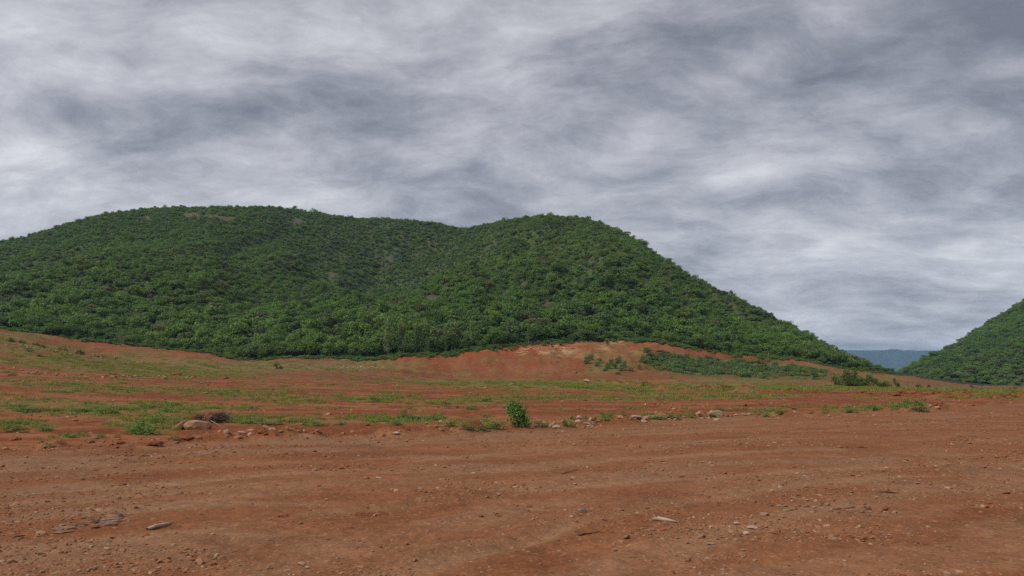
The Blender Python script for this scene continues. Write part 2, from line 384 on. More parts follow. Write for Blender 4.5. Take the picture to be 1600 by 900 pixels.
# ------------------------------------------------------------------ ground sheet
def px_of(x, y, z):
    yy = np.maximum(y, .5); return 800 + F * x / yy, HY - F * (z - EYE) / yy
def blobs(px, py, rows):
    v = np.zeros(px.shape)
    for bx, by, rx, ry, a in rows: v = np.maximum(v, a * np.exp(-(((px - bx) / rx) ** 2 + ((py - by) / ry) ** 2) ** 1.5))
    return v
GRASS_ROWS = [(40, 668, 70, 14, .65), (150, 640, 110, 12, .62), (255, 638, 80, 10, .85), (230, 664, 60, 16, .95), (35, 636, 45, 9, .85), (110, 682, 60, 7, .6), (390, 658, 60, 9, .55),
              (480, 661, 60, 8, .5), (580, 656, 60, 9, .5), (640, 655, 60, 9, .6), (720, 663, 50, 9, .7), (590, 624, 60, 6, .62), (690, 630, 70, 6, .55), (760, 625, 50, 7, .6), (450, 625, 120, 8, .42), (850, 622, 140, 6, .5), (980, 623, 120, 6, .55),
              (1100, 619, 140, 4.5, .75), (1060, 603.5, 300, 4.2, .95), (1200, 607.5, 160, 4.5, 1.15), (1290, 605, 120, 3.5, 1.0), (760, 597, 140, 4, .8), (900, 600, 150, 3.5, .8), (1430, 609, 120, 4, .55), (1580, 618, 60, 6, .75),
              (100, 562, 120, 9, .85), (60, 545, 70, 6, .75), (180, 574, 90, 6, .85), (255, 584, 60, 5, .9), (330, 582, 80, 7, .85), (420, 572, 90, 6, .75), (520, 574, 70, 5, .55), (590, 571, 26, 6, 1.1), (30, 527, 40, 8, .7),
              (220, 553, 40, 4, .6), (240, 565, 30, 4, .95), (290, 572, 60, 5, .85), (60, 600, 80, 6, .5), (150, 610, 120, 8, .45), (330, 612, 120, 8, .4), (1000, 610, 80, 4, .5), (1330, 643, 40, 5, .6), (1210, 646, 40, 5, .7), (1420, 637, 60, 8, .9), (1040, 652, 50, 5, .8),
              (940, 596, 60, 4, .6), (1150, 590, 110, 8, .6), (1130, 575, 110, 12, .75), (1250, 585, 60, 10, .6), (1380, 590, 70, 7, .5), (950, 576, 40, 8, .5)]
def grass_density(x, y, z):
    px, py = px_of(x, y, z); r = np.hypot(x, y)
    k = 1 / (1 + r / 120)
    n = fbm(x * .55 * k + 5, y * .9 * k, 4, 71, .6); n2 = fbm(x * .05, y * .22, 3, 73, .6)
    g = blobs(px, py, GRASS_ROWS) * .95 + .36 + .10 * sstep(60, 110, r) + (n2 - .5) * .9
    fld = sstep(.2, 1.2, r - edge_r(np.arctan2(x, y)))
    return np.clip(sstep(.42, .95, g * (.35 + 1.25 * n)), 0, 1) * fld * (y > 0)

A1 = np.linspace(-48, 48, 640, endpoint=False); A2 = np.linspace(48, 312, 64, endpoint=False)
TH = np.radians(np.r_[A1, A2]); TH = np.where(TH > math.pi, TH - 2 * math.pi, TH)
RR = [.6]
while RR[-1] < 11900:
    r = RR[-1]
    RR.append(r + (max(.35, .0) if r < 4.2 else max(.02, .00065 * r * r * .9) if r < 12 else min(.0052 * r + .02, .012 * r) if r < 420 else .06 * r))
RR = np.array(RR)
TT, RRg = np.meshgrid(TH, RR)
GX, GY = RRg * np.sin(TT), RRg * np.cos(TT)
gx, gy = GX.ravel(), GY.ravel()
gzv = gh(gx, gy)
nr, nc = TT.shape
idx = np.arange(nr * nc).reshape(nr, nc); nx_ = np.roll(idx, -1, axis=1)
quads = np.stack([idx[:-1], nx_[:-1], nx_[1:], idx[1:]], axis=-1).reshape(-1, 4)[:, ::-1]
Vg = np.c_[gx, gy, gzv]
# own colours of the soils: graded pad, scraped field, raw bank, pale rock, green growth
rr_ = np.hypot(gx, gy); tth = np.arctan2(gx, gy); gpx, gpy = px_of(gx, gy, gzv)
e_ = edge_r(tth) + (fbm(tth * 30, tth * 0, 3, 91) - .5) * 1.6 + (fbm(gx * 1.2, gy * 1.2, 3, 92) - .5) * 1.8
road = 1 - sstep(-.8, .6, rr_ - e_)
def L3(a, b, t): return a[None, :] * (1 - t[:, None]) + b[None, :] * t[:, None] if a.ndim == 1 and b.ndim == 1 else a * (1 - t[:, None]) + b * t[:, None]
c = lambda *v: np.array(v)
ca, sa = math.cos(math.radians(24)), math.sin(math.radians(24))
sx, sy = gx * ca + gy * sa, -gx * sa + gy * ca
wx = (fbm(gx * .25, gy * .25, 3, 81) - .5) * 3
streak = fbm(sx * .16, (sy + wx) * 1.5, 5, 82, .58); streak = .5 + (streak - .5) * 1.35
big = fbm(gx * .22, gy * .22, 4, 83); fine = fbm(gx * 7, gy * 7, 3, 84, .65)
colr = L3(c(.325, .128, .062), c(.375, .172, .098), sstep(.3, .75, streak))
colr = L3(colr, np.broadcast_to(c(.34, .185, .118), colr.shape), .9 * sstep(.47, .66, .55 * big + .45 * streak))
colr = L3(colr, np.broadcast_to(c(.255, .088, .036), colr.shape), .6 * sstep(.55, .80, fbm(gx * .5 + 9, gy * .5, 4, 85)))
tr = np.zeros(gx.shape); nm = rr_ < 60
for Lk in TRACKS:
    tr[nm] = np.maximum(tr[nm], np.exp(-(line_dist(gx[nm] + (fbm(gx[nm] * .8, gy[nm] * .8, 2, 44) - .5) * .5, gy[nm] + (fbm(gx[nm] * .8, gy[nm] * .8, 2, 45) - .5) * .5, Lk) / .28) ** 2))
colr = L3(colr, np.broadcast_to(c(.41, .225, .145), colr.shape), .8 * tr * sstep(.30, .55, fbm(sx * .3, sy * .8, 3, 86)))
fs = fbm(gx * .045, gy * .55, 5, 87, .6); fs2 = fbm(gx * .6, gy * .6, 4, 88)
far1 = fbm(gx * .012 + 3, gy * .075, 4, 141, .6); far2 = fbm(gx * .03, gy * .22, 4, 142, .6)
fs = np.where(rr_ < 45, fs, .45 * fs + .30 * far2 + .25 * far1); fs = .5 + (fs - .5) * np.where(rr_ < 45, 1.25, 1.9)
colf = L3(c(.27, .088, .036), c(.375, .145, .072), sstep(.34, .62, fs))
colf = L3(colf, np.broadcast_to(c(.40, .185, .105), colf.shape), .8 * sstep(.58, .78, .6 * fs + .4 * fbm(gx * .03, gy * .25, 4, 89)))
colf = L3(colf, np.broadcast_to(c(.20, .052, .020), colf.shape), .8 * sstep(.55, .75, fs2))
colf = L3(colf, np.broadcast_to(c(.22, .062, .023), colf.shape), .8 * sstep(.56, .68, .5 * far1 + .5 * far2))
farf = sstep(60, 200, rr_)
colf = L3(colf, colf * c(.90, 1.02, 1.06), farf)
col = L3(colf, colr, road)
u_ = gx / np.maximum(gy, 1e-3); dF = gy - forest_Y(u_)
rill = fbm(gx * .25, gy * .06, 4, 95, .6)
bankm = (gy > 150) * (np.abs(tth) < .7) * blobs(gpx, gpy, [(700, 560, 120, 20, 1), (820, 562, 130, 28, 1), (960, 552, 150, 28, 1.1), (1100, 555, 110, 14, 1), (1210, 562, 70, 9, 1), (300, 556, 80, 14, .9), (200, 545, 90, 14, .9), (130, 536, 60, 12, .9), (620, 570, 50, 10, .7)])
bankm = np.clip(bankm * 1.3, 0, 1)
colb = L3(c(.31, .100, .042), c(.345, .145, .075), sstep(.3, .7, rill))
raw = sstep(-26, -6, dF + (fbm(gx * .1, gy * .1, 3, 97) - .5) * 18)
colb = L3(colb, np.broadcast_to(c(.41, .090, .032), colb.shape), .85 * raw)
pale = blobs(gpx, gpy, [(878, 547, 22, 8, 1), (840, 548, 28, 6, .9), (815, 550, 16, 5, .7), (945, 543, 16, 5, .6), (965, 535, 16, 4, .8), (905, 537, 60, 3, .3), (1030, 535, 60, 3, .25), (740, 548, 60, 3, .2), (1000, 552, 26, 5, .35), (920, 556, 60, 10, .3)])
colb = L3(colb, np.broadcast_to(c(.54, .38, .24), colb.shape), np.clip(1.5 * pale * sstep(.38, .60, fbm(gx * .35, gy * .35, 4, 98)), 0, 1))
col = L3(col, colb, bankm)
col = L3(col, np.broadcast_to(c(.27, .058, .020), col.shape), np.clip(windrow(gx, gy) * 1.0, 0, .85))
gd = grass_density(gx, gy, gzv)
band = blobs(gpx, gpy, [(1080, 604.5, 320, 3.6, 1), (1200, 607, 170, 3.6, 1), (860, 599, 180, 2.6, .8), (1420, 609, 150, 3, .6), (1100, 619, 150, 2.6, .5)]) * (gy > 60)
col = L3(col, np.broadcast_to(c(.30, .30, .085), col.shape), np.clip(band * sstep(.25, .6, fbm(gx * .04, gy * .12, 3, 145)) * .9, 0, .85))
col = L3(col, np.broadcast_to(c(.23, .205, .070), col.shape), np.clip(gd * .85, 0, .7))
dull = blobs(gpx, gpy, [(430, 569, 120, 10, 1), (560, 570, 70, 8, 1), (320, 566, 60, 9, .7)]) * (gy > 150)
col = L3(col, np.broadcast_to(c(.27, .20, .10), col.shape), np.clip(dull * sstep(.3, .6, fbm(gx * .05, gy * .09, 4, 146)), 0, .8))
scrub = blobs(gpx, gpy, [(1130, 572, 120, 16, 1), (1240, 580, 60, 12, .8), (1060, 565, 60, 14, .8)]) * (gy > 200)
col = L3(col, np.broadcast_to(c(.10, .085, .045), col.shape), np.clip(scrub * sstep(.35, .6, fbm(gx * .06, gy * .12, 4, 99)), 0, .9))
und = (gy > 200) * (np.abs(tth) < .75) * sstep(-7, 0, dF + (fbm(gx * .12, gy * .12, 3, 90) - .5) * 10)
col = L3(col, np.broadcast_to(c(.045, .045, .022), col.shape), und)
rightflat = (gy > 180) * sstep(1385, 1440, gpx) * (1 - und)
col = L3(col, np.broadcast_to(c(.24, .13, .075), col.shape), .6 * rightflat)
col = col * (0.84 + .32 * fine)[:, None] * L3(c(.575, .537, .413), c(.58, .556, .442), road)

m, T = mat('red_soil'); o = T.new('ShaderNodeOutputMaterial'); p = T.new('ShaderNodeBsdfPrincipled')
at = T.new('ShaderNodeAttribute', attribute_name='soil'); t = T.new('ShaderNodeTexCoord')
n1 = T.noise(t.outputs['Object'], 26, 5, .7).outputs['Fac']; n2 = T.noise(t.outputs['Object'], 5.5, 6, .65).outputs['Fac']; n3 = T.noise(t.outputs['Object'], .8, 6, .65).outputs['Fac']; n4 = T.noise(t.outputs['Object'], 75, 3, .7).outputs['Fac']
f = T.m('ADD', T.m('ADD', T.m('ADD', T.m('MULTIPLY', n1, .7), T.m('MULTIPLY', n4, .45)), T.m('MULTIPLY', n2, .5)), T.m('MULTIPLY', n3, .35))
sc_ = T.ramp(T.m('MULTIPLY', f, .5), [(.36, .42), (.5, 1.0), (.64, 1.5)])
colx = T.mix(1.0, at.outputs['Color'], sc_, 'MULTIPLY')
vo = T.new('ShaderNodeTexVoronoi'); vo.inputs['Scale'].default_value = 34; T.l.new(t.outputs['Object'], vo.inputs['Vector'])
grit = T.ramp(T.m('MULTIPLY', vo.outputs['Color'], 1.0), [(.80, 0.0), (.9, 1.0)])
colx = T.mix(T.m('MULTIPLY', grit, .35), colx, (.42, .27, .18, 1))
T.l.new(colx, p.inputs['Base Color']); p.inputs['Roughness'].default_value = .93; p.inputs['Specular IOR Level'].default_value = .12
b = T.new('ShaderNodeBump'); b.inputs['Strength'].default_value = .8; b.inputs['Distance'].default_value = .03
T.l.new(T.m('ADD', T.m('MULTIPLY', n1, .5), n2), b.inputs['Height']); T.l.new(b.outputs[0], p.inputs['Normal']); T.l.new(p.outputs[0], o.inputs[0])
M_SOIL = m
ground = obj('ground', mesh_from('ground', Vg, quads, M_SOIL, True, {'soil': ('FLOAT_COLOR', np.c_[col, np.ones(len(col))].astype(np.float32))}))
tag(ground, 'red laterite ground of graded pad, scraped field and raw bank', kind='structure')

# ------------------------------------------------------------------ hills
m, T = mat('hillside_soil'); o = T.new('ShaderNodeOutputMaterial'); p = T.new('ShaderNodeBsdfPrincipled'); at = T.new('ShaderNodeAttribute', attribute_name='soil'); t = T.new('ShaderNodeTexCoord')
T.l.new(T.mix(1.0, at.outputs['Color'], T.ramp(T.noise(t.outputs['Object'], .35, 5, .65).outputs['Fac'], [(.3, .55), (.7, 1.45)]), 'MULTIPLY'), p.inputs['Base Color']); p.inputs['Roughness'].default_value = .95; p.inputs['Specular IOR Level'].default_value = .1
T.l.new(p.outputs[0], o.inputs[0]); M_HILL = m
CLEAR = [(300, 336, 15, 4), (465, 346, 10, 4), (225, 342, 12, 4), (675, 470, 15, 8), (755, 497, 14, 6), (700, 453, 10, 4), (860, 478, 15, 7), (960, 465, 13, 7), (790, 462, 12, 5), (610, 405, 7, 4), (1010, 440, 8, 4), (520, 430, 9, 4), (345, 440, 8, 3), (1120, 500, 12, 4), (355, 342, 12, 4), (330, 338, 14, 4), (900, 500, 12, 5), (1060, 505, 10, 4)]
def clearing(px, py): return blobs(px, py, [(a, b, rx * 1.25, ry * 1.25, 1) for a, b, rx, ry in CLEAR])
M_RIDGE = solid_mat('far_ridge_forest', (.025, .045, .020), (.05, .075, .03), .02, .95, 0)
def grid_obj(name, x0, x1, y0, y1, step, fn, material, label):
    xs, ys = np.arange(x0, x1, step), np.arange(y0, y1, step); X, Y = np.meshgrid(xs, ys); Z = fn(X, Y)
    i = np.arange(X.size).reshape(X.shape); q = np.stack([i[:-1, :-1], i[:-1, 1:], i[1:, 1:], i[1:, :-1]], -1).reshape(-1, 4)
    ppx, ppy = px_of(X.ravel(), Y.ravel(), Z.ravel()); cc = L3(c(.060, .075, .026), c(.088, .074, .046), np.clip(clearing(ppx, ppy) * 1.1, 0, 1) * (Y.ravel() < 900))
    keep = (Z.ravel()[q] > -30).any(axis=1)
    return tag(obj(name, mesh_from(name, np.c_[X.ravel(), Y.ravel(), np.maximum(Z.ravel(), -40)], q[keep], material, True, {'soil': ('FLOAT_COLOR', np.c_[cc, np.ones(len(cc))].astype(np.float32))})), label, kind='structure')
hill_main = grid_obj('hill', -1150, 560, 262, 1320, 7, hill_h, M_HILL, 'long forested hill with two rounded tops behind the red bank')
hill_side = grid_obj('hill', 360, 1900, 440, 1560, 9, rhill_h, M_HILL, 'forested hill slope entering on the right beyond the flat')
def ridge_h(x, y):
    top = 328 + (fbm(x * .0011, x * 0, 4, 101) - .5) * 26 + (x - 5000) * .004
    spur = (fbm(x * .0035, y * .0012, 4, 103, .6) - .5) * 90 * sstep(7450, 7800, y) * (1 - sstep(8300, 8500, y))
    return np.where(y < 8500, -14 + (top + 14) * sstep(7350, 8500, y) ** .8, top - (y - 8500) * .10) + spur
grid_obj('hill', 2300, 7300, 7300, 9100, 45, ridge_h, M_RIDGE, 'distant flat-topped ridge, blue with haze, in the valley gap')

# ------------------------------------------------------------------ foliage builders
def quad_cloud(P, N, size, rg, aspect=1.0, roll=True):
    """leaf-sized quads at P facing N"""
    n = len(P); N = N / np.linalg.norm(N, axis=1, keepdims=True)
    a = np.cross(N, rg.normal(size=(n, 3))); a /= np.linalg.norm(a, axis=1, keepdims=True); b = np.cross(N, a)
    s = np.broadcast_to(size, (n,))[:, None]
    k = rg.uniform(.75, 1.25, (n, 1))
    droop = N * s * .18
    V = np.stack([P - a * s * k * aspect, P - b * s * .62 - droop * .3, P + a * s * k * aspect - droop, P + b * s * .62 - droop * .3], 1).reshape(-1, 3)
    return V, np.arange(n * 4).reshape(n, 4)
def crown_points(rg, n, w, h, z0, lobes, spread=.72, fill=.25, flat=.75):
    L = []
    for i in range(lobes):
        a = rg.uniform(0, 2 * math.pi); q = math.sqrt(rg.uniform(0, 1)) * spread; zz = rg.uniform(-.5, .8) * (1 - .55 * q)
        L.append((math.cos(a) * q * w / 2, math.sin(a) * q * w / 2, z0 + h * (.45 + .42 * zz), rg.uniform(.26, .42) * w / 2 * 1.15))
    L = np.array(L); k = rg.integers(0, lobes, n)
    dd = rg.normal(size=(n, 3)); dd /= np.linalg.norm(dd, axis=1, keepdims=True); dd[:, 2] = np.where(dd[:, 2] < -.45, -dd[:, 2], dd[:, 2])
    rad = L[k, 3] * np.where(rg.uniform(size=n) < fill, rg.uniform(.35, .9, n), rg.uniform(.86, 1.08, n))
    P = L[k, :3] + dd * rad[:, None] * np.array([1, 1, flat])
    lobev = rg.uniform(0, 1, lobes)[k]
    return P, dd, lobev
def tube(path, radii, sides=6):
    path = np.asarray(path, float); V = []; n = len(path)
    for i in range(n):
        t = path[min(i + 1, n - 1)] - path[max(i - 1, 0)]; t /= max(np.linalg.norm(t), 1e-9)
        a = np.cross(t, [.31, .83, .47]); a /= np.linalg.norm(a); b = np.cross(t, a)
        for k in range(sides):
            g = 2 * math.pi * k / sides; V.append(path[i] + radii[i] * (math.cos(g) * a + math.sin(g) * b))
    Q = [[i * sides + k, i * sides + (k + 1) % sides, (i + 1) * sides + (k + 1) % sides, (i + 1) * sides + k] for i in range(n - 1) for k in range(sides)]
    Q += [[(n - 1) * sides + k for k in (0, 1, 2, 3)], [(n - 1) * sides + k for k in (0, 3, 4, 5)]] if sides == 6 else []
    return np.array(V), np.array(Q)
def join(parts):
    V, Q, off = [], [], 0
    for v, q in parts: V.append(v); Q.append(q + off); off += len(v)
    return np.concatenate(V), np.concatenate(Q)
def trunk_geo(rg, h, w, base=.16, limbs=4, lean=.12, fork=.35):
    parts = []; lx, ly = rg.normal(0, lean, 2) * h
    tr = [(lx * t * t + rg.normal(0, .03) * h * (t > 0), ly * t * t + rg.normal(0, .03) * h * (t > 0), h * .8 * t - .4 * (t == 0)) for t in np.linspace(0, 1, 5)]
    parts.append(tube(tr, [base * 1.35, base, base * .8, base * .5, base * .2]))
    for i in range(limbs):
        a = 2 * math.pi * i / limbs + rg.uniform(-.5, .5); t0 = rg.uniform(fork, .62); s = np.array(tr[0]) * (1 - t0) + np.array(tr[-1]) * t0
        e = s + np.array([math.cos(a) * w * .33, math.sin(a) * w * .33, h * rg.uniform(.16, .3)])
        parts.append(tube([s, (s + e) / 2 + np.array([0, 0, h * .02]), e], [base * .55, base * .38, base * .12]))
    return join(parts)

M_BARK = solid_mat('bark', (.10, .075, .055), (.20, .16, .12), 3, .9, .3)
M_PALEBARK = solid_mat('pale_gum_bark', (.20, .15, .10), (.36, .30, .23), 2, .8, .2, (.18, .11, .07))
M_DEADWOOD = solid_mat('dead_wood', (.11, .085, .080), (.20, .165, .155), 5, .9, .2)
M_LEAF = [leaf_mat('forest_leaf', (.059, .112, .021), (.121, .214, .038), (.206, .312, .060)),
          leaf_mat('dark_forest_leaf', (.048, .096, .023), (.091, .171, .038), (.155, .246, .055)),
          leaf_mat('bright_forest_leaf', (.070, .128, .022), (.125, .212, .037), (.202, .298, .056))]
M_OLIVE = leaf_mat('olive_leaf', (.07, .08, .025), (.13, .14, .045), (.20, .20, .07))
M_GREYLEAF = leaf_mat('grey_scrub', (.060, .078, .042), (.105, .125, .070), (.16, .175, .10))
M_GUM = leaf_mat('gum_leaf', (.08, .13, .04), (.15, .22, .06), (.26, .34, .11))
M_FLOWER = leaf_mat('yellowing_leaf', (.10, .11, .03), (.19, .17, .05), (.28, .24, .08))

FOREST_PROTO = bpy.data.collections.new('forest_shapes')
CROWN, TRUNK, CANOPY = {}, [], []
for i in range(6):
    rg = np.random.default_rng(100 + i); w, h = rg.uniform(5.4, 6.8), rg.uniform(5.2, 6.6); zb = -h * .16
    P, N, lv = crown_points(rg, 1500, w, h, zb, 15 + i % 4)
    N = N * .8 + rg.normal(size=N.shape) * .5 + np.array([0, 0, .4])
    V, Q = quad_cloud(P, N, rg.uniform(.15, .27, len(P)), rg, .85)
    at = {'lv': ('FLOAT', np.repeat(np.clip(.55 * lv + .45 * rg.uniform(size=len(P)), 0, 1), 4).astype(np.float32))}
    for k in range(3): CROWN[(i, k)] = mesh_from('crown', V, Q, M_LEAF[k], False, at)
    tv, tq = trunk_geo(rg, h * .9, w); TRUNK.append(mesh_from('trunk', tv, tq, M_BARK))
for i in range(24):
    rg = np.random.default_rng(200 + i); w, h = rg.uniform(4.2, 6.8), rg.uniform(3.4, 6.0)
    P, N, lv = crown_points(rg, 520, w, h, h * .02, 9 + i % 4, fill=.18, flat=.68)
    N = N * .8 + rg.normal(size=N.shape) * .5 + np.array([0, 0, .4])
    V, Q = quad_cloud(P, N, rg.uniform(.22, .40, len(P)), rg, .85)
    tv, tq = trunk_geo(rg, h * .8, w, .14, 2)
    nq = len(Q); VV, QQ = join([(V, Q), (tv, tq)])
    lvv = np.r_[np.repeat(np.clip(.55 * lv + .45 * rg.uniform(size=len(P)), 0, 1), 4), np.zeros(len(tv))]
    me = mesh_from('canopy', VV, QQ, [M_OLIVE if i in (9, 20) else M_GREYLEAF if i == 14 else M_LEAF[(0, 0, 1, 0, 2, 1, 0, 2)[i % 8]], M_BARK], False, {'lv': ('FLOAT', lvv.astype(np.float32))}, np.r_[np.zeros(nq), np.ones(len(tq))])
    po = bpy.data.objects.new('forest_shape_%02d' % i, me); FOREST_PROTO.objects.link(po)

def scatter_tree(coll):
    ng = bpy.data.node_groups.new('scatter_' + coll.name, 'GeometryNodeTree')
    ng.interface.new_socket('Geometry', in_out='INPUT', socket_type='NodeSocketGeometry'); ng.interface.new_socket('Geometry', in_out='OUTPUT', socket_type='NodeSocketGeometry')
    gi, go = ng.nodes.new('NodeGroupInput'), ng.nodes.new('NodeGroupOutput')
    ci = ng.nodes.new('GeometryNodeCollectionInfo'); ci.inputs[0].default_value = coll; ci.inputs['Separate Children'].default_value = True; ci.inputs['Reset Children'].default_value = True
    iop = ng.nodes.new('GeometryNodeInstanceOnPoints'); iop.inputs['Pick Instance'].default_value = True
    def na(nm, ty):
        n = ng.nodes.new('GeometryNodeInputNamedAttribute'); n.data_type = ty; n.inputs[0].default_value = nm; return n.outputs['Attribute']
    ng.links.new(gi.outputs[0], iop.inputs['Points']); ng.links.new(ci.outputs[0], iop.inputs['Instance'])
    ng.links.new(na('pick', 'INT'), iop.inputs['Instance Index']); ng.links.new(na('turn', 'FLOAT_VECTOR'), iop.inputs['Rotation']); ng.links.new(na('size', 'FLOAT_VECTOR'), iop.inputs['Scale'])
    ng.links.new(iop.outputs[0], go.inputs[0]); return ng
def scatter(name, P, turn, size, pick, coll, label):
    me = bpy.data.meshes.new(name); n = len(P); me.vertices.add(n); me.vertices.foreach_set('co', np.asarray(P, np.float32).ravel())
    a = me.attributes.new('turn', 'FLOAT_VECTOR', 'POINT'); a.data.foreach_set('vector', np.asarray(turn, np.float32).ravel())
    a = me.attributes.new('size', 'FLOAT_VECTOR', 'POINT'); a.data.foreach_set('vector', np.asarray(size, np.float32).ravel())
    a = me.attributes.new('pick', 'INT', 'POINT'); a.data.foreach_set('value', np.asarray(pick, np.int32))
    o = obj(name, me); md = o.modifiers.new('scatter', 'NODES'); md.node_group = scatter_tree(coll)
    return tag(o, label, kind='stuff')

# ------------------------------------------------------------------ forest on the hills
def jgrid(x0, x1, y0, y1, s, rg):
    X, Y = np.meshgrid(np.arange(x0, x1, s), np.arange(y0, y1, s)); n = X.size
    return X.ravel() + rg.uniform(-.48, .48, n) * s, Y.ravel() + rg.uniform(-.48, .48, n) * s
rg = np.random.default_rng(11)
fx, fy = jgrid(-980, 330, 300, 960, 3.05, rg)
fu = fx / fy; fpx = 800 + F * fu
ridY = np.interp(fpx, [a for a, b, c_ in RIDGE], [c_ for a, b, c_ in RIDGE])
dE = fy - forest_Y(fu)
keep = (fpx > -420) & (fpx < 1396) & (dE > .5 + 5 * (fbm(fx * .08, fy * .08, 3, 110) - .5) * 2) & (fy < ridY + 55)
fx, fy, fpx, dE, fu = fx[keep], fy[keep], fpx[keep], dE[keep], fu[keep]
fz = np.maximum(hill_h(fx, fy), np.where(dE < 25, base_h(fx, fy), -99)); fpy = HY - F * (fz - EYE) / fy
ok = np.ones(len(fx), bool)
for a, b_, rx, ry in CLEAR: ok &= ((fpx - a) / rx) ** 2 + ((fpy - b_) / ry) ** 2 > rg.uniform(.6, 1.3, len(fx))
gap = fbm(fx * .05, fy * .03, 4, 115)
foot = 1 - sstep(20, 150, dE)
thin = rg.uniform(size=len(fx)) > (.05 + .36 * foot + .15 * sstep(.66, .78, gap))
front = dE < 16
ok &= thin | front & (rg.uniform(size=len(fx)) < .9)
fx, fy, fz, fpx, fpy, dE, foot = [v[ok] for v in (fx, fy, fz, fpx, fpy, dE, foot)]
sv = rg.lognormal(0, .31, len(fx)); rspur = sstep(1000, 1150, fpx)
fs_ = np.clip(sv * (.55 + .60 * foot + .08 * rspur), .38, 1.75)
fs_ *= np.interp(fpx, [1040, 1200, 1330, 1395], [1, .86, .66, .38])
fs_[dE < 6] *= rg.uniform(.45, .95, (dE < 6).sum())
# the nearest 290 stand as trees of their own
inview = (fpx > 4) & (fpx < 1398)
hidden_by_mound = (fpx < 60) & (dE < 14)
order = np.argsort(np.where(inview & ~hidden_by_mound, dE + rg.uniform(0, 6, len(dE)), 1e9))[:286]
single = np.zeros(len(fx), bool); single[order] = True
n = (~single).sum(); sl = ~single
hgt = fs_ * rg.uniform(.85, 1.3, len(fs_)) * (1 - .12 * rspur)
scatter('forest', np.c_[fx, fy, fz - (.25 + .75 * fs_ * (1 - foot))][sl], np.c_[rg.normal(0, .08, n), rg.normal(0, .08, n), rg.uniform(0, 6.28, n)], np.c_[fs_[sl], fs_[sl], hgt[sl]], rg.integers(0, 24, n), FOREST_PROTO,
        'dense green forest covering the long hill')
rx_, ry_ = jgrid(300, 1150, 470, 1010, 4.3, rg)
rpx = 800 + F * rx_ / ry_; rz_ = rhill_h(rx_, ry_); k = (rpx > 1400) & (rpx < 1830) & (rz_ > base_h(rx_, ry_) - .5)
rx_, ry_, rz_ = rx_[k], ry_[k], rz_[k]; n = len(rx_); s_ = np.clip(rg.lognormal(-.1, .25, n), .4, 1.6)
scatter('forest', np.c_[rx_, ry_, rz_ - .3], np.c_[rg.normal(0, .08, (n, 2)), rg.uniform(0, 6.28, n)], np.c_[s_, s_, s_ * rg.uniform(.85, 1.2, n)], rg.integers(0, 24, n), FOREST_PROTO,
        'dense green forest covering the hill on the right')

ut = rg.uniform(pu(-20), pu(1385), 8000); ud = rg.normal(-1.5, 4.2, len(ut)) + (fbm(ut * 60, ut * 0, 3, 118) - .5) * 10; uY = forest_Y(ut) + ud; ux = ut * uY
k = (rg.uniform(size=len(ut)) < .15 + .9 * sstep(.4, .65, fbm(ux * .09, uY * .09, 3, 117))) & (ud < 6); ux, uY, ut = ux[k], uY[k], ut[k]; n = len(ux)
uz = np.maximum(gh(ux, uY), hill_h(ux, uY)); s_ = rg.uniform(.13, .36, n) * np.interp(ut, [pu(1200), pu(1390)], [1, .5])
scatter('undergrowth', np.c_[ux, uY, uz - .1], np.c_[np.zeros((n, 2)), rg.uniform(0, 6.28, n)], np.c_[s_ * 1.2, s_ * 1.2, s_], rg.integers(0, 24, n), FOREST_PROTO, 'low tangled undergrowth along the foot of the forest')
def zone(px):
    for lim, nm in ((120, 'above the earth mound'), (250, 'above the thin bare red slope'), (345, 'above the broad bare red strip'), (455, 'by the olive grass flat'), (540, 'near the bare grey shrub'),
                    (612, 'by the bright green grass patch'), (730, 'among the pale-trunked gums'), (830, 'above the smooth red slope'), (930, 'above the pale rock in the bank'),
                    (1040, 'along the highest part of the red bank'), (1140, 'where the red bank top slopes down'), (1260, 'above the last thin strip of red bank'), (1500, 'on the low toe of the hill by the gap')):
        if px < lim: return nm
TINT = ('mid-green', 'dark green', 'bright green')
for i in order:
    pi_ = int(rg.integers(0, 6)); ti = int(rg.choice([0, 0, 1, 1, 2])); s = fs_[i] * rg.uniform(.95, 1.2)
    o = bpy.data.objects.new('forest_tree', None); C.objects.link(o); o.empty_display_size = .5
    o.location = (fx[i], fy[i], fz[i] - .2); o.rotation_euler = (0, 0, rg.uniform(0, 6.28)); o.scale = (s, s, s * rg.uniform(.85, 1.35))
    zn = zone(fpx[i]); szn = 'tall' if o.scale[2] > 1.35 else 'low' if o.scale[2] < .85 else 'rounded'
    row = 'front-row' if dE[i] < 7 else 'second-row'
    tag(o, '%s %s %s forest tree %s' % (szn, TINT[ti], row, zn), 'tree', 'forest-edge trees ' + zn)
    obj('crown', CROWN[(pi_, ti)], o); obj('trunk', TRUNK[pi_], o)

